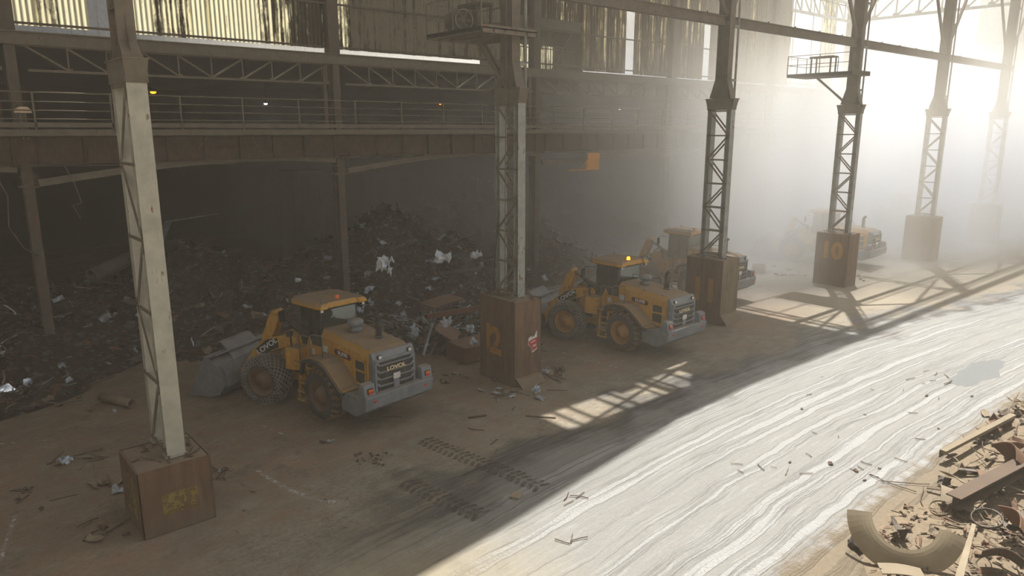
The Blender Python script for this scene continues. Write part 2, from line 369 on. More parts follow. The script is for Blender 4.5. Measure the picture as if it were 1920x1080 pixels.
# ------------------------------------------------------------------ wheel loader
WB = 1.62           # pivot to either axle
TR = 1.13; TRAD = .83; TW = .62
def make_loader():
    root = empty('wheel_loader')
    # ---- rear frame: x forward, origin on the articulation pivot
    A = -WB  # rear axle x
    m = MB()
    m.bb(A-1.7, -.15, -.42, .42, .62, 1.35); m.bb(-.3, .12, -.3, .3, .7, .95); m.bb(-.3, .12, -.3, .3, 1.25, 1.5)
    m.bb(A-.2, A+.2, -.85, .85, .66, 1.0); m.bb(A-.05, .05, -.95, .95, 1.38, 1.5); m.tube([(A, -.9, .83), (A, .9, .83)], .2, 12)
    m.bb(-1.0, -.25, .5, 1.0, .75, 1.4); m.bb(-1.0, -.25, -1.0, -.5, .75, 1.4)
    m.build('rear_frame', M_['darkgrey'], root, .02)
    # bonnet
    x0, x1 = A-1.95, -.95
    m = MB()
    prof = [(-.76, 1.25), (-.78, 2.28), (-.66, 2.50), (.66, 2.50), (.78, 2.28), (.76, 1.25)]
    def sec(x, dz): return [V((x, y, z+(dz if z > 2 else 0))) for y, z in prof]
    secs = [sec(x0, -.08), sec(x0+.25, .03), sec(-1.9, .16), sec(x1, .26)]
    for s_ in secs: m.v += s_
    for i in range(3):
        for j in range(5):
            a = i*6+j; m.f.append([a, a+1, a+7, a+6]); m.m.append(0); m.sm.append(False)
    m.f += [[0, 1, 2, 3, 4, 5][::-1], [18, 19, 20, 21, 22, 23]]; m.m += [0, 0]; m.sm += [False, False]
    hood = m.build('bonnet', M_['roofyellow'], root, .03, 2)
    for y in (.72, -.72):
        b = MB()
        for xx in (-3.1, -2.2, -1.4): b.box((xx, y*.93, 2.63 if xx > -3 else 2.54), (.06, .05, .06))
        b.build('latch', M_['grey'], hood)
    # grille at the tail
    m = MB(); gx = x0-.02
    def gpt(x, y, z): return (x-(2.3-z)*.06, y, z)
    m.prism([(gx-.06, 1.22), (gx+.16, 1.22), (gx+.16, 2.46), (gx+.02, 2.46), (gx-.06, 2.28)], -.80, .80)
    gr = m.build('grille_housing', M_['grey'], root, .025, 2)
    m = MB(); m.bb(gx-.085, gx-.05, -.68, .68, 1.32, 2.18); m.build('radiator_mesh', M_['darkgrey'], gr)
    m = MB()
    for z in (1.42, 1.62, 1.84, 2.06):
        m.bb(gx-.14, gx-.07, -.60, .60, z, z+.035)
        for s in (1, -1): m.bar((gx-.105, .60*s, z+.017), (gx-.105, .74*s, z+.13), .07, .04, (1, 0, 0))
    m.bb(gx-.11, gx-.04, .70, .78, 1.26, 2.26); m.bb(gx-.11, gx-.04, -.78, -.70, 1.26, 2.26)
    m.bb(gx-.11, gx-.04, -.78, .78, 2.18, 2.28); m.bb(gx-.11, gx-.04, -.78, .78, 1.24, 1.30)
    m.build('grille_bar', M_['grey'], gr, .01)
    for y in (-.58, .58):
        m = MB(); m.box((gx-.08, y, 2.34), (.05, .14, .12)); l = m.build('rear_light', M_['darkgrey'], root)
        m = MB(); m.box((gx-.11, y, 2.34), (.02, .10, .085)); m.build('light_lens', M_['lens'], l)
    mt = face_mtx((gx-.145, 0, 1.93), (0, -1, 0), (0, 0, 1))
    text('LOVOL', 'maker_lettering', M_['cream_txt'], gr, mt, .17, .008, .004, sx=1.35)
    m = MB(); m.bb(gx-.155, gx-.14, -.14, .12, 1.56, 1.74); m.build('number_plate', M_['paper'], gr)
    m = MB(); m.bb(gx-.145, gx-.08, -.10, .10, 1.28, 1.6); m.build('tow_bracket', M_['grey'], gr)
    # bonnet side vents + handle + badge (both sides)
    for s in (1, -1):
        vt = MB(); y = .775*s
        vt.bb(-3.22, -2.72, y-.012, y+.012, 1.42, 2.14)
        v_ = vt.build('side_vent', M_['darkgrey'], root)
        f_ = MB()
        for xa, xb, za, zb in ((-3.26, -3.20, 1.38, 2.18), (-2.74, -2.68, 1.38, 2.18), (-3.26, -2.68, 1.36, 1.42), (-3.26, -2.68, 2.12, 2.18), (-3.26, -2.68, 1.78, 1.84)):
            f_.bb(xa, xb, y-.03, y+.03, za, zb)
        f_.build('vent_frame', M_['yellow'], v_)
        h_ = MB(); h_.tube([(-3.42, y, 1.62), (-3.42, y+.07*s, 1.65), (-3.42, y+.07*s, 2.10), (-3.42, y, 2.13)], .018, 6); h_.build('grab_handle', M_['yellow'], root)
        m = MB(); m.prism([(-2.52, 2.10), (-2.46, 2.02), (-1.72, 2.08), (-1.66, 2.18), (-1.72, 2.27), (-2.46, 2.20)], y-.01*s, y+.022*s)
        bd = m.build('model_badge', M_['redbadge'], root)
        mt = face_mtx((-2.22 if s > 0 else -2.1, y+.026*s, 2.125), (-s, 0, -s*-.08), (0, 0, 1))
        mt = face_mtx((-2.10, y+.026*s, 2.145), (s*-1, 0, -.08*1 if s > 0 else .08), (-.08 if s > 0 else -.08, 0, 1)) if False else face_mtx((-2.1, y+.026*s, 2.145), (-s, 0, -.04*s), (0, 0, 1))
        text('FL970', 'badge_lettering', M_['white'], bd, mt, .17, .004, .004, sx=1.15)
    # air intake and exhaust
    m = MB(); m.lathe([(0, .15), (.05, .20), (.12, .20), (.15, .17), (.2, .17), (.24, .25), (.36, .26), (.42, .2), (.44, 0)], (-1.75, 0, 2.66), (0, 0, 1), 24)
    m.build('air_intake', M_['grey'], root)
    m = MB(); m.tube([(-2.65, -.22, 2.55), (-2.65, -.22, 3.12), (-2.66, -.22, 3.22), (-2.78, -.22, 3.34)], [.10, .10, .085, .08], 14)
    m.lathe([(-.0, .14), (.04, .14), (.05, .1)], (-2.65, -.22, 2.60), (0, 0, 1), 14)
    m.build('exhaust_pipe', M_['darkgrey'], root)
    # counterweight / bumper
    m = MB()
    m.prism([(gx-.30, .88), (gx-.36, 1.30), (gx+.1, 1.30), (gx+.55, 1.22), (gx+.55, .60), (gx+.2, .58)], -1.32, 1.32)
    for s in (1, -1):
        m.prism([(gx-.30, 1.29), (gx-.24, 1.66), (gx-.02, 1.70), (gx+.12, 1.29)], .92*s, 1.32*s)
        m.prism([(gx+.5, .62), (gx+.5, 1.24), (gx+.95, 1.24), (gx+.95, .62)], .80*s, 1.30*s)
    cw = m.build('counterweight', M_['grey'], root, .03, 2)
    for s in (1, -1):
        m = MB(); m.box((gx-.285, 1.12*s, 1.46), (.03, .2, .18)); tl = m.build('tail_light', M_['darkgrey'], root)
        m = MB(); m.box((gx-.31, 1.12*s, 1.49), (.02, .16, .07)); m.build('light_lens', M_['amber'], tl)
        m = MB(); m.box((gx-.31, 1.12*s, 1.41), (.02, .16, .06)); m.build('light_lens', M_['red'], tl)
        m = MB(); m.box((gx-.345, .98*s, 1.12), (.02, .12, .05)); m.build('reflector', M_['red'], cw)
    # fenders over the rear wheels
    for s in (1, -1):
        m = MB(); R_ = TRAD+.20; pts = []
        for k in range(0, 9):
            a_ = math.radians(128-k*12.5); pts.append((A+R_*math.cos(a_)*1.0, .86+R_*math.sin(a_)*1.14))
        pts = [(A+.95, 1.42)] + [(A+.80, 1.90), (A+.35, 2.02), (A-.15, 2.02), (A-.45, 1.92), (A-.85, 1.62), (A-1.15, 1.36), (A-1.32, 1.30)]
        m.sweep(pts, min(.74*s, 1.42*s), max(.74*s, 1.42*s), .05)
        fd = m.build('rear_fender', M_['roofyellow'], root, .02)
        m = MB(); m.sweep([(x, z-.05) for x, z in pts], min(1.36*s, 1.50*s), max(1.36*s, 1.50*s), .10); m.build('rubber_edge', M_['darkgrey'], fd)
    # platform, ladder and rails, left side
    for s in (1, -1):
        m = MB(); m.bb(-1.05, .0, min(.72*s, 1.28*s), max(.72*s, 1.28*s), 1.52, 1.60); m.build('step_platform', M_['yellow'], root, .01)
        m = MB()
        for xx in (-.82, -.40): m.bar((xx, 1.22*s, 1.54), (xx, 1.34*s, .42), .05, .09, (0, 1, 0))
        for i in range(4): m.bb(-.80, -.42, min(1.17*s+.035*i*s, 1.36*s+.035*i*s), max(1.17*s+.035*i*s, 1.36*s+.035*i*s), 1.28-.28*i, 1.32-.28*i)
        m.build('ladder', M_['yellow'], root)
        m = MB()
        m.tube([(-1.02, 1.26*s, 1.60), (-1.02, 1.26*s, 2.62), (-1.08, 1.2*s, 2.68), (-1.62, 1.2*s, 2.74), (-1.66, 1.2*s, 2.66), (-1.60, 1.2*s, 2.0)], .02, 6)
        m.tube([(-.98, 1.26*s, 2.60), (-.45, 1.26*s, 2.58), (-.42, 1.26*s, 2.5), (-.42, 1.26*s, 1.6)], .02, 6)
        m.build('handrail', M_['steel'], root)
    # cab
    cx0, cx1 = -.92, .48; w = .72; zb, zt = 1.55, 3.42
    m = MB()
    m.bb(cx0, cx1, -w, w, zb-.1, zb+.08)
    m.bb(cx0-.02, cx0+.10, -w, w, zb, 2.35)
    for s in (1, -1):
        m.bar((cx0+.04, s*(w-.04), zb), (cx0+.10, s*(w-.06), zt), .09, .09)
        m.bar((-.28, s*(w-.03), zb), (-.24, s*(w-.05), zt), .08, .07)
        m.bar((cx1-.04, s*(w-.12), zb), (cx1-.12, s*(w-.12), zt), .07, .07)
        m.bb(cx0, cx1-.04, s*w-.05, s*w, zt-.08, zt)
    m.bb(cx0, cx0+.1, -w, w, zt-.1, zt); m.bb(cx1-.15, cx1-.05, -w+.08, w-.08, zt-.1, zt)
    cb = m.build('cab_frame', M_['darkgrey'], root, .01)
    for s in (1, -1):
        m = MB(); m.bb(cx0+.02, -.30, s*w-.03, s*w+.03, zb, 2.12)
        m.prism([(-.30, zb), (-.30, 2.2), (-.2, 2.35), (.0, 1.95), (.1, zb)], s*w-.03, s*w+.035); m.build('cab_side_panel', M_['yellow'], root, .01)
        m = MB(); m.bb(cx0+.1, -.30, s*(w-.045)-.006, s*(w-.045)+.006, 2.05, zt-.06); m.build('door_glass', M_['glass'], root)
    m = MB(); m.bb(cx0+.02, cx0+.035, -w+.08, w-.08, 2.36, zt-.09); m.build('rear_window', M_['glass'], root)
    m = MB(); m.bb(cx1-.09, cx1-.075, -w+.16, w-.16, 1.8, zt-.09); m.build('windscreen', M_['glass'], root)
    for s in (1, -1):
        m = MB(); m.bb(-.20, cx1-.12, s*(w-.07)-.006, s*(w-.07)+.006, 1.95, zt-.06); m.build('quarter_glass', M_['glass'], root)
    m = MB(); m.bb(-.72, -.15, -.26, .26, 1.66, 2.15); m.bb(-.80, -.66, -.25, .25, 2.1, 2.8); m.build('operator_seat', M_['black'], root, .05, 2)
    m = MB(); m.bar((.22, 0, 1.6), (.12, 0, 2.3), .12, .12); m.lathe([(-.02, .17), (.02, .17), (.02, .2), (-.02, .2)], (.1, 0, 2.32), (-.3, 0, 1), 20, closed=True); m.build('steering_column', M_['black'], root)
    m = MB()
    rf = [(cx0-.28, -.62), (cx0-.28, -.90), (cx0-.02, -.96), (cx1-.1, -.96), (cx1+.22, -.78), (cx1+.22, .78), (cx1-.1, .96), (cx0-.02, .96), (cx0-.28, .90), (cx0-.28, .62), (cx0-.18, .58), (cx0-.18, -.58)]
    n = len(rf); inn = [(x*.93-.02, y*.9) for x, y in rf]
    m.add([(x, y, 3.42) for x, y in rf]+[(x, y, 3.50) for x, y in rf]+[(x, y, 3.60) for x, y in inn],
          [tuple(range(n))[::-1]]+[(i, (i+1) % n, (i+1) % n+n, i+n) for i in range(n)]+[(i+n, (i+1) % n+n, (i+1) % n+2*n, i+2*n) for i in range(n)]+[tuple(range(2*n, 3*n))])
    rfo = m.build('cab_roof', M_['roofyellow'], root, .015)
    for x, y in ((cx0-.05, .7), (cx0-.05, -.7), (cx1, .6), (cx1, -.6)):
        m = MB(); m.tube([(x, y, 3.58), (x, y, 3.68)], .015, 6); m.lathe([(0, .02), (.03, .035), (.05, 0)], (x, y, 3.67), (0, 0, 1), 8); m.build('roof_eyebolt', M_['grey'], rfo)
    m = MB(); m.lathe([(0, .07), (.03, .075), (.12, .06), (.14, 0)], (cx0+.12, .0, 3.60), (0, 0, 1), 16); m.build('beacon', M_['amber'], root)
    for y in (.80, -.80):
        m = MB(); m.box((cx0-.16, y, 3.36), (.08, .12, .09)); wl = m.build('work_light', M_['darkgrey'], root)
        m = MB(); m.box((cx0-.205, y, 3.36), (.012, .1, .07)); m.build('light_lens', M_['lens'], wl)
    for s in (1, -1):
        m = MB(); m.tube([(cx1-.05, .66*s, 3.2), (cx1+.25, .95*s, 3.22), (cx1+.25, 1.12*s, 3.15)], .015, 6); m.box((cx1+.27, 1.12*s, 2.95), (.06, .2, .38)); m.build('mirror', M_['black'], root, .02)
    m = MB(); m.bb(-.52, -.36, w+.032, w+.036, 1.80, 2.0); m.build('door_sticker', M_['paper'], root)
    m = MB(); m.bb(-1.28, -1.02, .782, .787, 2.02, 2.24); m.build('inspection_sticker', M_['paper'], root)
    # ---- wheels
    def rim(mb, sgn, col=0):
        mb.lathe([(.30*sgn, .50), (.29*sgn, .47), (.16*sgn, .44), (.10*sgn, .36), (.12*sgn, .30), (.24*sgn, .26), (.27*sgn, .20), (.33*sgn, .19), (.34*sgn, .0)], (0, 0, 0), (0, 1, 0), 32)
        for k in range(12):
            a = 2*PI*k/12; mb.tube([(.33*math.cos(a), .09*sgn, .33*math.sin(a)), (.33*math.cos(a), .15*sgn, .33*math.sin(a))], .022, 6)
    def tyre_body(mb):
        h = TW/2
        mb.lathe([(-h*.92, .47), (-h, .55), (-h*1.02, .66), (-h*.94, .76), (-h*.75, .79), (h*.75, .79), (h*.94, .76), (h*1.02, .66), (h, .55), (h*.92, .47)], (0, 0, 0), (0, 1, 0), 44)
    lug = MB()
    N = 22
    for k in range(N):
        for s in (1, -1):
            a0 = 2*PI*(k+(.5 if s > 0 else 0))/N
            def P_(da, yy, r): a = a0+da; return (r*math.cos(a), yy, r*math.sin(a))
            wd = .085
            path = [(0.02, .02*s), (.05, .14*s), (-.03, .24*s), (-.03, .315*s)]
            for i in range(3):
                (d0, y0), (d1, y1) = path[i], path[i+1]
                r0 = .835 if i < 2 else .835; r1 = .835 if i < 2 else .80
                vs = [P_(d0-wd, y0, .76), P_(d0+wd, y0, .76), P_(d1+wd, y1, .74), P_(d1-wd, y1, .74), P_(d0-wd*.8, y0, r0), P_(d0+wd*.8, y0, r0), P_(d1+wd*.8, y1, r1), P_(d1-wd*.8, y1, r1)]
                lug.add(vs, [(3, 2, 1, 0), (4, 5, 6, 7), (0, 1, 5, 4), (2, 3, 7, 6), (1, 2, 6, 5), (0, 4, 7, 3)])
    lug_me = None
    def wheel(name, parent, loc, rz, sgn, chained, rimm):
        nonlocal lug_me
        w_ = MB(); rim(w_, sgn); wo = w_.build(name, rimm, parent, loc=loc); wo.rotation_euler = (0, 0, rz)
        b = MB(); tyre_body(b); b.build('tyre', M_['tyre'], wo)
        if not chained:
            if lug_me is None:
                lo = lug.build('tyre_tread', M_['tread'], wo, .012); lug_me = lo.data
            else:
                lo = bpy.data.objects.new('tyre_tread', lug_me); C.objects.link(lo); lo.parent = wo
        else:
            ch = MB(); h = TW/2
            def sp(u, v):  # v from -1..1 across sidewall-tread-sidewall
                prof = [(-1.0, -h*1.03, .58), (-.72, -h*1.05, .70), (-.5, -h*.9, .81), (-.2, -h*.4, .85), (.2, h*.4, .85), (.5, h*.9, .81), (.72, h*1.05, .70), (1.0, h*1.03, .58)]
                for i in range(7):
                    if v <= prof[i+1][0]+1e-6:
                        a, b_ = prof[i], prof[i+1]; t_ = (v-a[0])/(b_[0]-a[0]); y = a[1]+(b_[1]-a[1])*t_; r = a[2]+(b_[2]-a[2])*t_
                        return V((r*math.cos(u), y, r*math.sin(u)))
            NU, NV = 28, 13
            grid = [[sp(2*PI*(i+.5*(j % 2))/NU, -1+2*j/(NV-1)) for i in range(NU)] for j in range(NV)]
            for j in range(NV-1):
                for i in range(NU):
                    a = grid[j][i]; ks = ((0, 1) if j % 2 else (0, -1))
                    for k in ks:
                        ch.bar(a, grid[j+1][(i+k) % NU], .030, .030, a.normalized())
            for j in range(0, NV):
                for i in range(NU):
                    p = grid[j][i]; ch.box(p, (.055, .055, .055), Matrix.Rotation(-math.atan2(p.z, p.x), 3, 'Y'))
            ch.build('tyre_chain', M_['chain'], wo)
        return wo
    for s in (1, -1):
        wheel('rear_wheel', root, (A, s*TR, TRAD), 0, s, False, M_['rim'])
    # ---- front frame, everything turned about the pivot
    fr = empty('front_frame_pivot') if False else None
    F = []
    def fb(mb, name, mt, bevel=0, seg=1, parent=root):
        o = mb.build(name, mt, parent, bevel, seg)
        if parent is root: F.append(o)
        return o
    m = MB()
    m.bb(.0, 2.1, -.42, .42, .62, 1.2); m.tube([(WB, -.95, .83), (WB, .95, .83)], .2, 12); m.bb(WB-.2, WB+.2, -.8, .8, .66, 1.0)
    for s in (1, -1):
        m.prism([(.05, .8), (.15, 1.5), (.75, 2.25), (1.15, 2.25), (1.55, 1.2), (2.1, .9)], .36*s, .44*s)
    m.bb(.1, .3, -.4, .4, .9, 1.45)
    fb(m, 'front_frame', M_['yellow'], .015)
    for s in (1, -1):
        m = MB(); m.sweep([(WB+.92, 1.20), (WB+.75, 1.55), (WB+.45, 1.74), (WB, 1.78), (WB-.45, 1.74), (WB-.78, 1.50)][::-1], min(.62*s, 1.3*s), max(.62*s, 1.3*s), .04) if False else None
    for s in (1, -1):
        m = MB(); m.bb(.25, .85, min(.5*s, 1.1*s), max(.5*s, 1.1*s), 1.25, 2.0); fb(m, 'hydraulic_tank', M_['yellow'], .03)
    # lift arms
    arm = [(.70, 1.98), (.80, 2.22), (1.05, 2.30), (1.9, 2.08), (2.55, 1.60), (3.18, .74), (3.22, .46), (2.98, .36), (2.82, .52), (2.35, 1.22), (1.7, 1.66), (1.0, 1.88)]
    for s in (1, -1):
        m = MB(); m.prism(arm, .50*s, .60*s)
        am = fb(m, 'lift_arm', M_['yellow'], .015)
        m = MB(); m.prism([(1.45, 1.80), (1.50, 2.12), (1.92, 2.03), (2.42, 1.64), (2.18, 1.38), (1.75, 1.68)], .602*s, .612*s)
        pl = fb(m, 'name_strip', M_['black'], 0, 1, am)
        d = V((-.75, 0, .50)).normalized() if s > 0 else V((.75, 0, -.50)).normalized()
        u = V((.5, 0, .75)).normalized()
        mt = face_mtx((1.93, .616*s, 1.79), d, u)
        text('LOVOL', 'arm_lettering', M_['white'], am, mt, .25, .005, .005, sx=1.25)
    m = MB(); m.tube([(2.45, -.5, 1.35), (2.45, .5, 1.35)], .12, 14); m.tube([(.9, -.62, 2.1), (.9, .62, 2.1)], .07, 10); m.tube([(3.06, -.66, .50), (3.06, .66, .50)], .07, 10)
    m.bb(2.2, 2.7, -.5, .5, 1.22, 1.34); fb(m, 'cross_tube', M_['yellow'])
    for s in (1, -1):
        m = MB(); m.tube([(.75, .47*s, 1.0), (1.55, .47*s, 1.30)], .085, 12); m.tube([(1.55, .47*s, 1.30), (2.15, .47*s, 1.52)], .045, 10); fb(m, 'lift_cylinder', M_['pin'])
    # bell crank and tilt cylinder
    m = MB()
    bc = [(1.78, 2.80), (1.95, 2.88), (2.12, 2.74), (2.45, 1.95), (2.62, 1.35), (2.55, 1.15), (2.38, 1.18), (2.12, 1.75), (1.76, 2.6)]
    for s in (1, -1): m.prism(bc, .14*s, .20*s)
    m.tube([(1.9, -.24, 2.86), (1.9, .24, 2.86)], .10, 12); m.tube([(2.28, -.24, 1.9), (2.28, .24, 1.9)], .11, 12); m.bb(2.15, 2.4, -.46, .46, 1.68, 1.86)
    fb(m, 'bell_crank', M_['yellow'], .01)
    m = MB(); m.tube([(.55, 0, 2.05), (1.35, 0, 2.5)], .12, 14); m.tube([(1.35, 0, 2.5), (1.9, 0, 2.86)], .055, 10); fb(m, 'tilt_cylinder', M_['pin'])
    m = MB(); m.bar((2.5, 0, 1.25), (3.15, 0, 1.15), .14, .16); fb(m, 'bucket_link', M_['yellow'], .02)
    for s in (1, -1):
        for k in range(3):
            m = MB(); m.tube([(.35, .12*s+.05*k, 1.5), (.7, .2*s+.05*k, 2.15+.04*k), (1.2, .1*s+.05*k, 2.5), (1.6, .1*s+.02*k, 2.2)], .022, 6); fb(m, 'hydraulic_hose', M_['black'])
    for k in range(4):
        m = MB(); m.tube([(-.45, -.2+.1*k, 1.35), (-.05, -.28+.14*k, 1.65+.05*k), (.3, -.2+.1*k, 1.4)], .024, 6); fb(m, 'hydraulic_hose', M_['black'])
    # headlights on posts
    for s in (1, -1):
        m = MB(); m.bar((.7, .9*s, 1.95), (.72, .9*s, 2.35), .05, .05); m.box((.76, .9*s, 2.42), (.12, .24, .16)); hl = fb(m, 'head_light', M_['black'], .01)
        m = MB(); m.box((.825, .9*s, 2.42), (.015, .2, .12)); fb(m, 'light_lens', M_['lens'], 0, 1, hl)
    for s in (1, -1): F.append(wheel('front_wheel', root, (WB, s*TR, TRAD), 0, s, True, M_['rim']))
    # bucket
    m = MB(); bw = 1.52
    prof = [(4.55, .06), (3.6, .08), (3.25, .20), (3.08, .48), (3.10, .85), (3.30, 1.22), (3.55, 1.42), (3.80, 1.50)]
    m.sweep(prof, -bw, bw, -.05)
    for s in (1, -1):
        ins = [(4.55, .06), (3.6, .08), (3.25, .20), (3.08, .48), (3.10, .85), (3.30, 1.22), (3.55, 1.42), (3.80, 1.50), (4.0, 1.1), (4.4, .45)]
        m.prism(ins, (bw-.02)*s, (bw+.04)*s)
    bk = fb(m, 'bucket', M_['bucket'])
    m = MB()
    m.bar((3.55, -bw, 1.48), (3.55, bw, 1.48), .5, .05, (.45, 0, 1))
    m.sweep([(3.30, 1.20), (3.55, 1.56), (3.75, 1.75), (3.86, 1.78)], -.75, .75, .03)
    fb(m, 'spill_guard', M_['bucket'], 0, 1, bk)
    for y in (-.66, -.44, .44, .66, -.1, .1):
        m = MB(); m.prism([(3.3, .12), (2.95, .34), (2.98, .62), (3.12, .9), (3.4, 1.3), (3.3, .8)], y-.03, y+.03); fb(m, 'bucket_rib', M_['bucket'], 0, 1, bk)
    for s in (1, -1):
        m = MB(); m.sweep([(3.20, .22), (3.03, .48), (3.05, .86), (3.22, 1.18)], min(.85*s, 1.42*s), max(.85*s, 1.42*s), .03); fb(m, 'wear_plate', M_['bucket'], 0, 1, bk)
    for k in range(9):
        m = MB(); m.prism([(4.3, .02), (4.3, .12), (4.72, .05), (4.72, .02)], -1.45+k*.3625-.06, -1.45+k*.3625+.06); fb(m, 'bucket_tooth', M_['bucket'], 0, 1, bk)
    for o in F: o['turn'] = 1
    return root
FRONT = {'front_frame', 'hydraulic_tank', 'lift_arm', 'cross_tube', 'lift_cylinder', 'bell_crank', 'tilt_cylinder', 'bucket_link', 'hydraulic_hose', 'head_light', 'front_wheel', 'bucket'}
def pose_loader(root, xy, heading, artic, roll=0):
    """xy: ground point under the REAR axle, heading in degrees; front half turned left by artic degrees"""
    h = math.radians(heading); root.rotation_euler = (0, 0, h)
    root.location = (xy[0]+WB*math.cos(h), xy[1]+WB*math.sin(h), 0)
    R = Matrix.Rotation(math.radians(artic), 4, 'Z')
    for o in root.children:
        if o.name.split('.')[0] in FRONT:
            base = V((WB, 0, 0)) if 'wheel' in o.name else V((0, 0, 0))
            loc = o.location.copy() if 'wheel' in o.name else V((0, 0, 0))
            if 'wheel' in o.name:
                s = 1 if o.get('side', 0) == 1 else -1
                loc = V((WB, s*TR, TRAD))
            o.location = R @ loc; o.rotation_euler = (0, 0, math.radians(artic))
L0 = make_loader()
fw = [o for o in L0.children if o.name.startswith('front_wheel')]
for o in fw: o['side'] = 1 if o.location.y > 0 else -1
LOADERS = [((10.62, 20.38), 98, 22, 'yellow wheel loader with amber beacon unlit, nearest, parked between the two nearest pedestals'),
           ((23.35, 18.95), 92, 18, 'yellow wheel loader with lit orange beacon, behind the pedestal with the red sticker'),
           ((33.1, 22.6), 92, 12, 'hazy yellow wheel loader half hidden behind the pedestal marked 11'),
           ((48.9, 22.4), 92, 10, 'dust-veiled yellow wheel loader behind the pedestal marked 10'),
           ((65.6, 24.2), 92, 10, 'faint wheel loader far back in the dust, beyond the pedestal marked 10')]
loaders = []
for i, (xy, hd, ar, lab) in enumerate(LOADERS):
    o = L0 if i == 0 else copy_tree(L0)
    loaders.append((o, xy, hd, ar, lab))
for o, xy, hd, ar, lab in loaders:
    pose_loader(o, xy, hd, ar); tag(o, lab, 'wheel loader', 'wheel loaders parked along the crane aisle')
for o in loaders[1][0].children:
    n0 = o.name.split('.')[0]
    if n0 == 'beacon': o.data = o.data.copy(); o.data.materials[0] = M_['amberlit']; o['label'] = 'lit orange beacon'
for o in [c for l in loaders[1:] for c in l[0].children]:
    if 'wheel' in o.name:
        o.data = o.data.copy(); o.data.materials[0] = M_['rimy']
for l in loaders:
    for o in l[0].children:
        for k in ('turn', 'side'):
            if k in o: del o[k]
rng = random.Random(7)
def nz(x, y, z=0, s=1.0): return noise.noise(V((x*s, y*s, z*s)))
# ------------------------------------------------------------------ floor
def grid_obj(name, x0, x1, y0, y1, nx, ny, fn, mt, **kw):
    m = MB(); vs = []; fs = []
    for j in range(ny+1):
        for i in range(nx+1):
            x = x0+(x1-x0)*i/nx; y = y0+(y1-y0)*j/ny; vs.append((x, y, fn(x, y)))
    for j in range(ny):
        for i in range(nx):
            a = j*(nx+1)+i; fs.append((a, a+1, a+nx+2, a+nx+1))
    m.add(vs, fs, True); return m.build(name, mt, **kw)
def gz(x, y):
    if not (5 < x < 60 and 2 < y < 19): return 0.0
    return 0.0
f_ = MB(); f_.bb(-120, 330, -120, 330, -.4, 0); fl = f_.build('floor', M_['ground']); tag(fl, 'trodden dirt floor turning into a wet grey haul road', kind='structure')

# ------------------------------------------------------------------ pedestals and crane columns
PED = [  # x0,x1,y0,y1,h, column x, near chord y, far chord y, corbel z
    (3.15, 4.72, 16.40, 18.05, 1.62, 4.10, 16.92, 17.98, 10.45),
    (15.80, 17.05, 18.42, 20.40, 3.14, 16.55, 19.05, 20.05, 10.38),
    (28.55, 29.90, 18.55, 20.55, 3.10, 29.25, 19.10, 20.10, 10.38),
    (41.30, 42.60, 18.65, 20.60, 3.10, 41.95, 19.10, 20.10, 10.38),
    (54.00, 55.30, 18.65, 20.60, 3.10, 54.65, 19.10, 20.10, 10.38),
    (66.70, 68.00, 18.65, 20.60, 3.10, 67.35, 19.10, 20.10, 10.38)]
PLAB = ['low square dusty brown pedestal, nearest, under the pale cream column',
        'tall brown steel-clad pedestal with a worn orange 12 and a torn red and white label',
        'tall brown pedestal with a faded 11 and one bright grey side plate',
        'tall dusty pedestal with an orange 10, standing in the haze',
        'faint dust-veiled pedestal, first one beyond the pedestal marked 10',
        'palest and farthest pedestal in the dust cloud']
CLAB = ['pale cream lattice column, nearest, on the low square pedestal',
        'grey lattice column on the pedestal with the red and white label, blower platform above',
        'grey lattice column on the pedestal marked 11',
        'hazy lattice column on the pedestal marked 10, with a railed platform',
        'faint lattice column, first one beyond the pedestal marked 10',
        'palest and farthest lattice column of the crane row']
NUM = [None, '12', '11', '10', None, None]
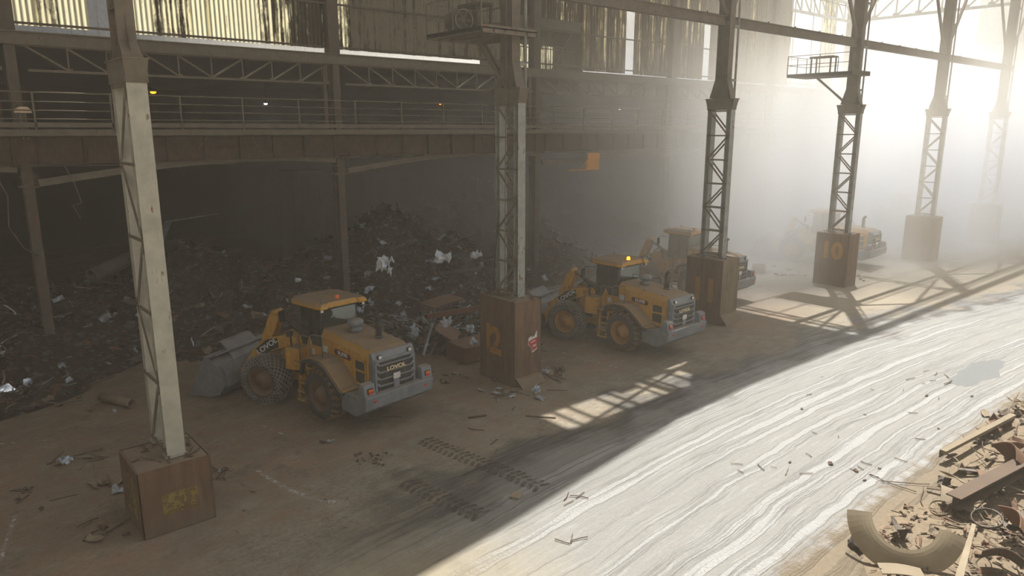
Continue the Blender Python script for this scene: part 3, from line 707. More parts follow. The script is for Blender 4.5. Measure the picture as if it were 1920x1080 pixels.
for i, (x0, x1, y0, y1, h, cx, ya, yb, cz) in enumerate(PED):
    pm = empty('column_pedestal', ((x0+x1)/2, (y0+y1)/2, 0), 0, PLAB[i], 'pedestal', 'pedestals of the crane columns')
    ox, oy = (x0+x1)/2, (y0+y1)/2; hx, hy = (x1-x0)/2, (y1-y0)/2
    m = MB()
    nx = 6
    # core with a softly uneven top
    m.bb(-hx+.03, hx-.03, -hy+.03, hy-.03, 0, h-.02); m.build('concrete_core', M_['concrete'], pm, .03, 2)
    t_ = .02
    m = MB(); m.bb(-hx, hx-.01, -hy, -hy+t_, .02, h) if i in (0, 3) else m.bb(-hx+.02, hx, -hy, -hy+t_, .35 if i == 1 else .5, h-.03)
    if i in (1, 2):   # lower part of the plate bent outward
        z1 = .35 if i == 1 else .5
        m.add([(-hx+.05, -hy, z1), (hx, -hy, z1), (hx+.04, -hy-.22, .04), (-hx+.12, -hy-.34, .0), (-hx+.05, -hy+t_, z1), (hx, -hy+t_, z1), (hx+.04, -hy-.20, .06), (-hx+.12, -hy-.32, .02)],
              [(0, 1, 2, 3), (7, 6, 5, 4), (0, 4, 5, 1), (1, 5, 6, 2), (2, 6, 7, 3), (3, 7, 4, 0)])
    m.build('cladding_plate', M_['plate2'] if i == 2 else M_['plate'], pm)
    m = MB(); m.bb(-hx, -hx+t_, -hy, hy, .0, h-.01); m.build('cladding_plate', M_['plate'], pm)
    m = MB(); m.bb(hx-t_, hx, -hy, hy, .0, h-.01); m.build('cladding_plate', M_['plate'], pm)
    m = MB(); m.bb(-hx, hx, hy-t_, hy, .0, h-.01); m.build('cladding_plate', M_['plate'], pm)
    m = MB(); r2 = random.Random(i)
    for k in range(26):
        px, py = r2.uniform(-hx*.85, hx*.85), r2.uniform(-hy*.85, hy*.85); a = r2.uniform(0, PI); l = r2.uniform(.05, .22)
        m.bar((px-l*math.cos(a), py-l*math.sin(a), h+.01), (px+l*math.cos(a), py+l*math.sin(a), h+.02+r2.uniform(0, .03)), r2.uniform(.01, .05), .012)
    tag(m.build('scrap_crumbs', M_['rustdark'], pm), kind='stuff')
    if NUM[i]:
        mt = face_mtx((-hx-.006, .12, h*.47), (0, -1, 0), (0, 0, 1))
        if i == 1: # 1 and 2 run together
            text('1', 'painted_number', M_['numpaint'], pm, face_mtx((-hx-.006, .50, h*.50), (0, -1, 0), (0, 0, 1)), 1.25, .001, .05)
            text('2', 'painted_number', M_['numpaint'], pm, face_mtx((-hx-.008, .08, h*.47), (0, -1, 0), (0, 0, 1)), 1.35, .001, .05)
        else:
            text(NUM[i], 'painted_number', M_['numpaint'], pm, face_mtx((-hx-.006, -.05 if i == 2 else .0, h*(.66 if i == 3 else .5)), (0, -1, 0), (0, 0, 1)), 1.3 if i == 3 else 1.45, .001, .06)
    if i == 0:
        m = MB(); m.bb(-hx+.45, hx-.35, -hy-.004, -hy-.002, .45, .95); m.build('faded_paint_patch', M_['numpaint2'], pm)
        m = MB(); m.bb(-hx-.004, -hx-.002, -.5, .45, .3, 1.3); m.build('faded_paint_patch', M_['numpaint2'], pm)
    if i == 1:
        yy = -hy-.004
        m = MB(); m.add([(.0, yy, 1.58), (.02, yy, 1.74), (.14, yy, 1.80), (.30, yy, 1.78), (.42, yy, 1.98), (.44, yy, 1.28), (.20, yy, 1.16), (.16, yy, 1.36), (.0, yy, 1.50)], [tuple(range(9))])
        lb = m.build('torn_label', M_['paper'], pm)
        m = MB(); y2 = yy-.003; m.add([(.01, y2, 1.62), (.43, y2, 1.72), (.43, y2, 1.32), (.20, y2, 1.22), (.17, y2, 1.36), (.02, y2, 1.5)], [tuple(range(6))]); m.build('red_print', M_['redlabel'], lb)
        m = MB(); y3 = y2-.003
        for k in range(4): m.box((.15+.055*k, y3, 1.56+.012*k), (.035, .002, .05)); 
        for k in range(3): m.box((.25+.055*k, y3, 1.41+.012*k), (.04, .002, .08))
        m.build('label_print', M_['paper'], lb)
        m = MB(); m.tube([(.22+.09*math.cos(a), y2, 1.86+.09*math.sin(a)) for a in [math.radians(190+20*k) for k in range(9)]], .012, 5); m.build('label_print', M_['darkgrey'], lb)
    # --- lattice column
    col = empty('crane_column', (cx, (ya+yb)/2, h), 0, CLAB[i], 'column', 'lattice columns of the crane row')
    mtl = M_['cream'] if i == 0 else M_['greyblue']; dy = (yb-ya)/2; H = cz-h
    fw_ = .40 if i == 0 else .33
    for s in (-1, 1):
        m = MB(); m.hsec((0, s*dy, 0), (0, s*dy, H-.45), .24, fw_, .022, (0, 1, 0)); m.bb(-fw_/2-.04, fw_/2+.04, s*dy-.18, s*dy+.18, 0, .03); m.build('chord', mtl, col)
    nb = 6 if i else 5
    st = (H-.7)/nb
    for sx in (-1, 1):
        X = sx*(fw_/2-.01)
        for k in range(nb+1):
            z = .15+k*st
            m = MB(); m.bar((X, -dy-.1, z), (X, dy+.1, z), .05, .06); m.build('lacing_bar', M_['steel'], col)
            if k < nb:
                a, b = (-dy, dy) if k % 2 else (dy, -dy)
                m = MB()
                if i == 0: m.bar((X, a, z+.03), (X, b, z+st-.03), .012, .16, (0, 1, 0))
                else: m.bar((X, a, z+.03), (X, b, z+st-.03), .03, .07, (0, 1, 0))
                m.build('lacing_bar', M_['steel'], col)
    m = MB(); w2 = fw_/2+.06
    m.bb(-w2, w2, -dy-.26, dy+.26, H-.04, H); m.bb(-w2+.03, -w2+.05, -dy-.15, dy+.15, H-.5, H-.04); m.bb(w2-.05, w2-.03, -dy-.15, dy+.15, H-.5, H-.04)
    for s in (-1, 1): m.prism([(-w2+.02, 0), (w2-.02, 0)], 0, 0) if False else m.add([(-w2+.02, s*(dy+.24), H-.04), (w2-.02, s*(dy+.24), H-.04), (fw_/2, s*(dy+.13), H-.5), (-fw_/2, s*(dy+.13), H-.5)], [(0, 1, 2, 3)])
    for s in (-1, 1): m.bb(-w2+.04, w2-.04, s*dy-.02, s*dy+.02, H-.5, H-.04)
    m.build('corbel', M_['steel'], col, .005)
    m = MB(); top = 27.3-h
    m.hsec((0, 0, H), (0, 0, top), .62, .36, .025, (0, 1, 0))
    ht = .35 if i == 0 else .9
    for s in (-1, 1):
        m.add([(-.17, s*.30, H+ht), (.17, s*.30, H+ht), (.2, s*(dy+.05), H+.02), (-.2, s*(dy+.05), H+.02)], [(0, 1, 2, 3)])
    m.add([(-.012, -.31, H+.9), (-.012, .31, H+.9), (-.012, dy, H+.0), (-.012, -dy, H+.0)], [(0, 1, 2, 3)])
    for k in range(6): m.bb(-.17, .17, -.30, .30, H+1.0+k*2.4, H+1.02+k*2.4)
    m.build('upper_shaft', M_['steel'], col)
    if i:
        m = MB(); m.tube([(.36, -.38, H), (.36, -.38, top)], .05, 8)
        for k in range(5): m.bar((.15, -.3, H+.8+k*2.3), (.36, -.38, H+.8+k*2.3), .1, .12)
        m.build('downpipe', M_['greyblue'], col)
        m = MB()
        for s in (-1, 1): m.bar((s*.1, 0, 13.95-h), (s*6.2, 0, 22.9-h), .14, .16)
        m.build('knee_brace', M_['steel'], col)
    if i == 1:
        m = MB(); m.tube([(-.42, -.2, 0), (-.40, -.2, 3.0), (-.34, -.2, 8.0), (-.34, -.2, top)], .018, 6); m.build('cable_conduit', M_['steel'], col)
        m = MB(); m.tube([(-.75, .5, .02), (-.4, .45, .15), (-.36, .45, 1.2), (-.2, .4, 3.0)], .02, 6); m.build('cable', M_['black'], col)

# ------------------------------------------------------------------ beams on the column row
def long_h(name, p, q, depth, fl, t, mt, lab, cat, group=None, extra=None):
    m = MB(); m.hsec(p, q, depth, fl, t)
    o = m.build(name, mt); tag(o, lab, cat, group); return o
bm = empty('tie_beam', (0, 19.6, 13.72), 0, 'long brown steel beam joining the crane columns above their platforms', 'beam')
m = MB(); m.hsec((-14, 0, 0), (69, 0, 0), .42, .26, .03); m.build('beam_section', M_['steel'], bm)
for k in range(17):
    m = MB(); m.bar((17.6+k*2.45, -.25, .22), (18.2+k*2.45, .25, .22), .05, .03); m.build('cleat', M_['steel2'], bm)
bm = empty('upper_beam', (0, 19.6, 23.0), 0, 'brown steel beam above the tie beam that the knee braces reach', 'beam')
m = MB(); m.hsec((-14, 0, 0), (69, 0, 0), .40, .24, .03); m.build('beam_section', M_['steel2'], bm)
bm = empty('eave_beam', (0, 19.6, 27.4), 0, 'topmost eave beam carried by the crane columns', 'beam')
m = MB(); m.hsec((-14, 0, 0), (69, 0, 0), .7, .4, .04); m.build('beam_section', M_['steel2'], bm)
# roof of the crane aisle, with missing sheets
rf = empty('ceiling', (0, 0, 27.8), kind='structure'); rf['label'] = 'high roof sheeting over the crane aisle'
m = MB()
SX0, SX1, SY0, SY1 = 24.5, 31.6, 20.7, 22.2
def slab(a, b, c, d): m.bb(a, b, c, d, 0, .06)
e_ = [(-40, 17.0), (13, 17.1), (19.6, 17.9), (27.8, 19.2), (41.6, 19.9)]; n_ = len(e_)
poly = e_+[(41.6, SY0), (-40, SY0)]; q_ = len(poly)
m.add([(x, y, 0) for x, y in poly]+[(x, y, .06) for x, y in poly], [tuple(range(q_))[::-1], tuple(range(q_, 2*q_))]+[(i, (i+1) % q_, (i+1) % q_+q_, i+q_) for i in range(q_)]); slab(-40, SX0, SY0, SY1); slab(SX1, 41.6, SY0, SY1)
# remaining strips inside the gap, with ragged spacing
xx = SX0+.45; rr = random.Random(3)
while xx < SX1-.3:
    wdt = rr.uniform(.16, .28); slab(xx, xx+wdt, SY0, SY1); xx += wdt+rr.choice([.42, .5, .6, 1.1])
m.bb(28.0, 29.2, SY1-.35, SY1, 0, .06)
HO = [(27.6, 19.75, .5, .35), (29.4, 19.85, .9, .22), (31.6, 23.0, 1.3, .28), (30.6, 22.5, .5, .4), (33.3, 23.6, 1.6, .2)]
slab(-40, 41.6, SY1, 22.4)
ys = [22.4, 22.75, 23.1, 33.2]
slab(-40, 31.4, 22.4, 22.75); slab(32.7, 41.6, 22.4, 22.75); slab(-40, 33.2, 22.75, 23.1); slab(34.6, 41.6, 22.75, 23.1); slab(-40, 41.6, 23.1, 33.2)
m.build('roof_sheet', M_['steel2'], rf)
for k in range(7):
    m = MB(); y = 20.3+k*2.0
    m.bb(-30, 69, y, y+.07, -.22, 0) ; m.build('purlin', M_['steel2'], rf)
for k in range(8):
    x = -21.5+k*12.7 if k < 5 else 41.95+(k-5)*12.7
    m = MB()
    m.bar((x, 19.5, -.5), (x, 32, -.5), .2, .2); m.bar((x, 19.5, -2.0), (x, 32, -2.0), .18, .18)
    for q in range(6):
        a, b = 19.8+q*2.05, 21.85+q*2.05
        m.bar((x, a, -.5 if q % 2 else -2), (x, b, -2 if q % 2 else -.5), .1, .1)
    m.build('roof_truss', M_['steel2'], rf)

# ------------------------------------------------------------------ hall row y = 32
BX = [-22.0, -9.3, 3.75, 16.35, 29.05, 41.75, 54.4, 67.1]
for i, x in enumerate(BX):
    lab = ['hall column outside the frame to the far left', 'hall column just outside the frame on the left', 'brown hall column at the left edge of the photo, floodlight on it', 'brown hall column behind the nearest loader',
           'brown hall column behind the lattice column above the red-labelled pedestal', 'dusty hall column behind the column on pedestal 11', 'faint hall column in the dust beyond pedestal 10', 'farthest hall column, lost in the dust'][i]
    c = empty('hall_column', (x, 32.1, 0), 0, lab, 'column', 'steel columns along the hall front')
    m = MB(); m.hsec((0, 0, 0), (0, 0, 12.0), .55, .34, .03, (0, 1, 0)); m.build('shaft', M_['steel2'], c)
    m = MB(); m.bb(-.32, .32, -.34, .34, 6.9, 6.98); m.bb(-.26, .26, -.3, .3, 7.3, 7.34); m.bb(-.45, .45, -.42, .42, 7.66, 7.74); m.prism([(.2, 7.0), (.7, 7.0), (.2, 7.5)], -.02, .02); m.build('bracket', M_['steel2'], c)
    m = MB(); m.hsec((-.55, -.1, 9.1), (-.55, -.1, 12.0), .2, .16, .02, (0, 1, 0)); m.build('side_post', M_['steel2'], c)
    m = MB(); m.bb(-.27, .27, -.22, .26, 12.0, 27.4); m.build('upper_shaft', M_['steel2'], c)
# crane girder, walkway + railing, ties, truss: one of each per bay
BAYN = ['bay left of the frame', 'leftmost bay', 'bay above the nearest loader', 'bay left of the orange panel', 'bay of the orange panel', 'hazy bay behind pedestal 10', 'farthest dusty bay']
for i in range(len(BX)-1):
    x0, x1 = BX[i], BX[i+1]; L = x1-x0; bn = BAYN[i]
    g = empty('crane_girder', (x0, 31.7, 7.75), 0, 'red-brown riveted plate girder under the walkway, '+bn, 'girder', 'crane girders under the walkway')
    m = MB(); m.bb(0, L, -.012, .012, .02, .98); m.bb(.0, L, -.2, .2, 0, .03); m.bb(0, L, -.2, .2, .97, 1.0); m.build('web_plate', M_['girder'], g)
    for k in range(9):
        m = MB(); m.bb(.4+k*(L-.8)/8-.01, .4+k*(L-.8)/8+.01, -.16, -.012, .03, .97); m.build('stiffener', M_['girder'], g)
    w = empty('walkway', (x0, 31.3, 8.75), 0, 'steel walkway with pipe railing, '+bn, 'walkway', 'railed walkway sections along the hall')
    m = MB(); m.bb(0, L, -.45, .5, .22, .26); m.build('deck_plate', M_['steel'], w)
    m = MB(); m.bb(0, L, -.50, -.45, 0, .26); m.bb(0, L, -.50, -.38, 0, .03); m.build('edge_channel', M_['steel'], w)
    m = MB(); m.bb(0, L, -.50, -.485, .33, .50); m.build('toe_board', M_['steel'], w)
    np_ = 5
    for k in range(np_):
        xk = .35+k*(L-.3)/np_
        m = MB(); m.bar((xk, -.47, .2), (xk, -.47, 1.55), .06, .06); m.build('rail_post', M_['steel'], w)
    for k, z in enumerate((.62, .92, 1.22, 1.54)):
        m = MB(); m.tube([(0, -.47, z)]+[(L*q/6, -.47, z+nz(q+i*7, k, 0, 1.3)*.02) for q in range(1, 6)]+[(L, -.47, z)], .022 if k < 3 else .03, 6); m.build('rail', M_['steel'], w)
    e = empty('eave_girder', (x0, 31.9, 12.0), 0, 'dusty brown beam below the corrugated sheeting, '+bn, 'beam', 'beams below the corrugated sheeting')
    m = MB(); m.bb(0, L, -.14, -.10, -.02, .40); m.bb(0, L, -.26, .2, .38, .42); m.bb(0, L, -.2, .2, -.04, -.01); m.build('beam_section', M_['steel'], e)
    t = empty('lattice_truss', (x0, 32.0, 11.1), 0, 'low lattice truss hanging under the beam, '+bn, 'truss', 'lattice trusses along the hall front')
    m = MB(); m.bar((.5, 0, 0), (L-.3, 0, 0), .09, .09); m.bar((.3, 0, .86), (L-.3, 0, .86), .09, .06); m.build('truss_chord', M_['steel'], t)
    nb = 9; st = (L-.9)/nb
    for k in range(nb):
        a = .5+k*st
        m = MB(); m.bar((a+st, 0, 0), (a+st, 0, .86), .05, .05); m.box((a+st, 0, .04), (.24, .06, .14)); m.build('truss_web', M_['steel'], t)
        if k < nb//2+1: m = MB(); m.bar((a, 0, .84), (a+st, 0, .03), .05, .07)
        else: m = MB(); m.bar((a, 0, .03), (a+st, 0, .84), .05, .07)
        m.build('truss_web', M_['steel'], t)
    p = empty('tie_pipe', (x0, 31.75, 6.95), 0, 'bowed brown tie beam under the girder, '+bn, 'tie beam', 'bowed tie beams under the girders')
    m = MB(); z1 = .70 if i != 4 else .3
    pts = [(.3+(L-.6)*q/10, 0, .12+z1*math.sin(min(q/10, 1)*PI*.72)) for q in range(11)]
    for a, b in zip(pts, pts[1:]): m.bar(a, b, .10, .26)
    m.build('tie_bar', M_['steel'], p)
    m = MB()
    for q, r_ in ((.45, .52), (.70, .66)): m.bar((L*q, 0, .75), (L*r_, -.1, 1.85), .03, .04)
    m.bar((.3, 0, .75), (L*.6, 0, .62), .03, .04); m.build('hanger_rod', M_['steel'], p)

# ------------------------------------------------------------------ corrugated wall sheeting y = 32.15
def sheet(mb, x0, x1, z0, z1, y=0.0, pitch=.19, amp=.035, rag=0, seed=0):
    n = max(4, int((x1-x0)/pitch)*6); vs = []; fs = []
    rs = random.Random(seed)
    for k in range(n+1):
        x = x0+(x1-x0)*k/n; yy = y+amp*math.sin(2*PI*x/pitch)
        vs += [(x, yy, z0+rag*abs(nz(x, seed, 0, 1.1))), (x, yy, z1)]
    for k in range(n): fs.append((2*k, 2*k+2, 2*k+3, 2*k+1))
    mb.add(vs, fs, True)
def stype(x):
    if x < 3.2: return 'sheet_yellow'
    if x < 5.6: return 'sheet_yellow' if not 4.9 < x < 5.5 else 'sheet_streak'
    if 6.4 < x < 7.9: return None
    if x < 9.0: return 'sheet_yellow'
    if x < 9.8: return 'sheet_streak'
    if x < 13.0: return 'sheet_yellow' if not 10.6 < x < 11.1 else 'sheet_streak'
    if x < 14.7: return 'sheet_streak'
    if x < 16.2: return 'sheet_dark'
    if x < 17.5: return 'sheet_streak'
    if x < 27.2: return 'sheet_brown'
    if x < 33.2: return 'NOTCH'
    if x < 36.9: return 'sheet_gold' if int(x*1.3) % 2 else 'sheet_dark'
    if x < 37.75: return None
    if x < 45.3: return 'sheet_gold' if int(x*1.1) % 2 else 'sheet_dark'
    if x < 46.2: return None
    if x < 57.2: return 'sheet_gold' if int(x) % 3 == 0 else 'sheet_brown'
    if 62.1 < x < 64.6: return 'sheet_streak'
    return None
WLAB = ['corrugated sheeting left of the frame', 'clear yellow corrugated sheeting at the far left edge', 'yellow corrugated sheeting behind the pale column', 'dull brown corrugated sheeting behind the blower', 'gold-flecked corrugated sheeting with a tall bare slot', 'hazy corrugated sheeting with a tall slot, right of the column on pedestal 11', 'bare cladding frame with one sheet strip in the haze']
for i in range(len(BX)-1):
    x0, x1 = BX[i]+.28, BX[i+1]-.28
    w = empty('cladding_wall', (BX[i], 32.2, 12.4), 0, WLAB[i], 'corrugated wall', 'corrugated wall bays above the walkway')
    if i == 0: x0 = -12
    x = x0; k = 0
    while x < x1-.05:
        xe = min(x+.72, x1); xm = (x+xe)/2; ty = stype(xm)
        for brk in (6.41, 7.97, 36.92, 37.75, 45.35, 46.15, 57.2, 62.1, 64.6):
            if x < brk-.02 < xe-.02: xe = brk; xm = (x+xe)/2; ty = stype(xm); break
        if ty:
            zb = .26 if i < 4 else .12
            m = MB()
            if ty == 'NOTCH': sheet(m, x-BX[i], xe-BX[i]+.04, 2.9, 12.0, 0, seed=k); mt = M_['sheet_dark']
            else: sheet(m, x-BX[i], xe-BX[i]+.04, zb, 12.0 if i < 6 else 7.6, (k % 2)*.02, rag=.05, seed=k+i*31); mt = M_[ty]
            m.build('corrugated_sheet', mt, w)
        elif i in (4, 5) :
            m = MB(); sheet(m, x-BX[i], xe-BX[i], 4.1 if i == 4 else 3.9, 12, 0, seed=k); m.build('corrugated_sheet', M_['sheet_brown'], w)
        x = xe; k += 1
    for z in (.30, 2.2, 4.6, 7.2):
        m = MB(); a_, b_ = x0-BX[i], x1-BX[i]; m.bb(a_, b_, -.14, -.06, z, z+.08); m.build('girt', M_['steel2'], w)
    for q in range(1, 4):
        if i >= 5: m = MB(); xx = (x1-x0)*q/4; m.bb(xx, xx+.05, -.08, -.03, 0, 8 if i == 6 else 12); m.build('girt', M_['steel2'], w)
# recess behind the notch
rc = empty('recessed_balcony', (27.2, 32.3, 12.4), 0, 'dim recess with railing and backlit sheets, right of the blower column', 'balcony')
m = MB(); m.bb(0, 6.0, 0, 2.6, 2.85, 2.95); m.bb(0, .08, 0, 2.6, 0, 2.9); m.bb(5.92, 6.0, 0, 2.6, 0, 2.9); m.prism([(3.6, 0), (3.7, 0), (5.4, 2.4), (5.3, 2.4)], .3, .38); m.build('recess_frame', M_['steel2'], rc)
m = MB(); m.bb(0, 6.0, 0, .08, 2.35, 2.85); m.build('canopy_edge', M_['steel2'], rc)
m = MB(); sheet(m, .1, 5.9, .05, 1.75, 2.55, seed=5); m.build('corrugated_sheet', M_['sheet_streak'], rc)
m = MB(); sheet(m, .1, 5.9, 1.75, 2.85, 2.55, seed=6); m.build('corrugated_sheet', M_['sheet_brown'], rc)
m = MB(); m.bb(0, 6, .4, .44, 1.25, 1.30); m.bb(0, 6, .4, .44, 1.42, 1.46)
for k in range(14): m.bb(.3+k*.42, .33+k*.42, .4, .44, 0, 1.45)
m.build('railing', M_['steel2'], rc)
# trusses in the open end
tr = empty('roof_truss', (56.8, 32.1, 18.4), 0, 'pale lattice truss above the bare cladding frame at top right', 'truss', 'open trusses at top right')
m = MB(); m.bar((0, 0, 0), (10.5, 0, 0), .2, .2); m.bar((0, 0, 1.5), (10.5, 0, 1.5), .2, .2)
for k in range(7): m.bar((k*1.5, 0, 0), (k*1.5, 0, 1.5), .1, .1); m.bar((k*1.5, 0, 1.5), (k*1.5+1.5, 0, 0), .1, .1)
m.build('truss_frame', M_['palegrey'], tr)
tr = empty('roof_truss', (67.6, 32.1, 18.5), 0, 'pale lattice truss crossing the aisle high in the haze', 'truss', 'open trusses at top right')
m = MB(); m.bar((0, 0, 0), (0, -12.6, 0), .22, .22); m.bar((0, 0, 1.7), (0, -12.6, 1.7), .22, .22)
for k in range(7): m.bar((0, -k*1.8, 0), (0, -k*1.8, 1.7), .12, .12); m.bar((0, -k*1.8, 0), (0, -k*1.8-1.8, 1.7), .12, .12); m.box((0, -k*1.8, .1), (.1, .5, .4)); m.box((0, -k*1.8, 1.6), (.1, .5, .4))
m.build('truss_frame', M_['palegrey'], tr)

# ------------------------------------------------------------------ hall shell
def shell(name, b, mt, lab):
    m = MB(); m.bb(*b); o = m.build(name, mt); tag(o, lab, kind='structure'); return o
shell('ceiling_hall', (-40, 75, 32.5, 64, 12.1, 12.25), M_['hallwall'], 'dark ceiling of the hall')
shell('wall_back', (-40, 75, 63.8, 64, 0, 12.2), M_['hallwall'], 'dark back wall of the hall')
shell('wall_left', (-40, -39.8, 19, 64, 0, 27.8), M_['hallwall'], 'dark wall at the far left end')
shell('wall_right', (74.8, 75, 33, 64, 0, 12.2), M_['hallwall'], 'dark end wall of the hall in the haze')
# ------------------------------------------------------------------ platforms
def platform(x0, x1, y0, y1, z, lab, fan, colx):
    p = empty('service_platform', (x0, y0, z), 0, lab, 'platform', 'service platforms on the crane columns')
    W, D = x1-x0, y1-y0
    m = MB(); m.bb(0, W, 0, D, 0, .05); m.bb(0, W, 0, .06, -.12, .12); m.bb(0, .06, 0, D, -.12, .06); m.bb(W-.06, W, 0, D, -.12, .06); m.bb(0, W, D-.06, D, -.12, .06)
    for k in range(5): m.bb(W*k/5, W*k/5+.06, 0, D, -.08, 0)
    m.build('platform_deck', M_['steel'] if fan else M_['steel2'], p)
    cx = colx-x0
    m = MB()
    for yy, xo in ((D*.72, -.25), (D*.78, .2)):
        m.bar((cx+xo, yy, -.1), (cx+xo*.3, .75, -1.8), .09, .10)
    m.build('platform_bracket', M_['steel'], p)
    m = MB()
    zt = 1.05
    for xa, ya in ((0, 0), (0, D/2), (0, D), (W/2, D), (W, D), (W, D/2)):
        m.bar((xa+.02, ya, 0), (xa+.02, ya, zt), .035, .035)
    for z_ in (.55, zt): m.bar((.02, 0, z_), (.02, D, z_), .03, .03); m.bar((0, D, z_), (W, D, z_), .03, .03); m.bar((W, D/2, z_), (W, D, z_), .03, .03)
    m.build('platform_rail', M_['steel'], p)
    m = MB()
    for xa in (.9, 1.5):
        for ya in (D*.45, D*.75): m.bar((xa, ya, 0), (xa, ya, 1.0), .07, .07)
    m.bb(.85, 1.55, D*.42, D*.78, .95, 1.03)
    m.build('equipment_frame', M_['steel2'], p)
    return p
pf = platform(14.75, 17.15, 18.85, 21.9, 12.15, 'bracketed platform carrying the blower on the red-labelled pedestal column', True, 16.55)
platform(40.2, 42.35, 18.9, 22.7, 12.05, 'railed platform in the haze on the column of pedestal 10', False, 41.95)
fn = empty('blower', (15.35, 20.85, 12.60), math.radians(-97), 'round cased blower fan on the bracketed platform', 'blower')
m = MB(); m.lathe([(-.35, .33), (-.33, .36), (.33, .36), (.35, .38), (.38, .38), (.38, .32), (.30, .32), (.30, .0)], (0, 0, 0), (1, 0, 0), 28); m.lathe([(-.35, .33), (-.36, 0)], (0, 0, 0), (1, 0, 0), 28); m.bb(-.25, .25, -.3, .3, -.43, -.32); m.build('fan_casing', M_['steel2'], fn)
m = MB(); m.lathe([(.36, .33), (.40, .35), (.42, .33), (.40, .31), (.36, .33)], (0, 0, 0), (1, 0, 0), 28); m.build('inlet_ring', M_['greyblue'], fn)
m = MB()
for k in range(6):
    a = 2*PI*k/6; m.bar((.34, 0, 0), (.34, .3*math.cos(a), .3*math.sin(a)), .10, .02, (1, .5, 0))
m.lathe([(.33, .10), (.39, .08), (.40, 0)], (0, 0, 0), (1, 0, 0), 14); m.build('fan_blade', M_['steel'], fn)

# ------------------------------------------------------------------ lamps in the hall
for (px, py, yy, mt, r, lab) in ((287, 172, 40, 'lamporange', .14, 'glowing orange hall lamp, leftmost, just right of the pale column'), (498, 194, 44, 'lampwhite', .10, 'bright white hall lamp between the pale column and the first hall column'),
                      (825, 195, 44, 'lamporange', .08, 'small orange hall lamp left of the blower column'), (1162, 204, 44, 'lampwarm', .13, 'warm white hall lamp in the dust above the orange panel'),
                      (1287, 206, 44, 'lampwarm', .12, 'warm white hall lamp, rightmost, beside the column on pedestal 11')):
    q = at_y(px, py, yy)
    l = empty('hall_lamp', q, 0, lab, 'lamp', 'lamps hanging in the hall')
    m = MB(); m.lathe([(.0, r*1.0), (-r*.5, r*.8), (-r*.7, 0)], (0, 0, 0), (0, 0, 1), 16); m.build('lamp_bulb', M_[mt], l)
    m = MB(); m.lathe([(.0, r*1.5), (r*.8, r*.6), (r*1.4, r*.5), (r*1.4, 0)], (0, 0, 0), (0, 0, 1), 16); m.build('lamp_housing', M_['darkgrey'], l)
    m = MB(); m.tube([(0, 0, r), (0, 0, 12.1-q.z)], .015, 5); m.build('hanging_rod', M_['darkgrey'], l)
q = at_y(42, 212, 31.0)
l = empty('floodlight', q, 0, 'ivory floodlight on the left hall column above the walkway', 'floodlight')
m = MB(); m.prism([(-.26, 0), (-.24, .12), (-.08, .22), (.16, .22), (.26, .10), (.28, 0)], -.14, .14); m.build('floodlight_housing', M_['ivory'], l, .03, 2)
m = MB(); m.bb(-.1, -.05, -.03, .03, -.9, 0); m.bb(.05, .1, -.03, .03, -.9, 0); m.build('floodlight_bracket', M_['steel'], l)
# orange hoist panel
h_ = empty('hoist_panel', (32.1, 30.9, 6.6), 0, 'orange sheet panel with a thin arm hanging below the walkway', 'panel')
m = MB(); m.bb(.15, 1.3, 0, .08, 0, .55); m.bb(.25, 1.3, 0, .08, .50, 1.02); m.build('orange_sheet', M_['orange'], h_)
m = MB(); m.bar((-1.4, 0, .04), (.2, 0, .02), .05, .05); m.bar((-.5, 0, .04), (.2, 0, .6), .03, .03); m.build('panel_arm', M_['orange'], h_)
m = MB(); m.bar((.4, .04, 1.0), (.4, .3, 2.1), .03, .03); m.bar((1.1, .04, 1.0), (1.1, .3, 2.1), .03, .03); m.build('hanger_rod', M_['steel2'], h_)
# cables
for k, (pts, lab) in enumerate([([(2.9, 31.3, 8.4), (2.75, 31.2, 7.4), (3.0, 31.2, 6.7), (2.9, 31.2, 5.6), (3.25, 31.2, 4.8), (3.7, 31.6, 4.4)], 'loose black cable curling down the left hall column'),
                         ([(4.9, 31.4, 7.7), (5.15, 31.4, 7.0), (5.3, 31.4, 6.3), (5.0, 31.4, 6.2), (5.2, 31.4, 5.7)], 'bent grey wire dangling right of the left hall column')]):
    m = MB(); m.tube(pts, .02, 6); tag(m.build('dangling_cable', M_['steel']), lab, 'cable')

# ------------------------------------------------------------------ far background
def P3(px, py, D):
    r = ray(px, py); hd = math.hypot(r.x, r.y)  # D = ground distance along the view direction
    f2 = V((.648, .7616)); k = D/(r.x*f2.x+r.y*f2.y); return V((0, 0, HC))+r*k
a, b = P3(1490, 138, 115), P3(1960, 112, 82)
m = MB(); d = (b-a)
g = empty('conveyor_gallery', a, 0, 'long pale rounded conveyor gallery high behind the dust', 'conveyor gallery')
R_ = 2.1; prof = []
d2 = d.normalized(); sd = d2.cross(V((0, 0, 1))).normalized(); up_ = V((0, 0, 1))
vs = []; fs = []; N_ = 12
for e in (V((0, 0, 0)), d):
    vs += [e+sd*(-R_)+up_*(-1.6)]+[e+sd*(R_*math.cos(PI-t*PI/N_))+up_*(R_*math.sin(PI-t*PI/N_)) for t in range(N_+1)]+[e+sd*R_+up_*(-1.6)]
n = N_+3
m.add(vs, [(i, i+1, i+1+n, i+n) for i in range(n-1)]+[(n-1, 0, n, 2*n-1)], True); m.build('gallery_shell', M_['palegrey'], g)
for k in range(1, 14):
    m = MB(); c_ = d*(k/14); m.tube([c_+sd*(R_*1.02*math.cos(t*PI/8))+up_*(R_*1.02*math.sin(t*PI/8)) for t in range(9)], .06, 5); m.build('gallery_rib', M_['greyblue'], g)
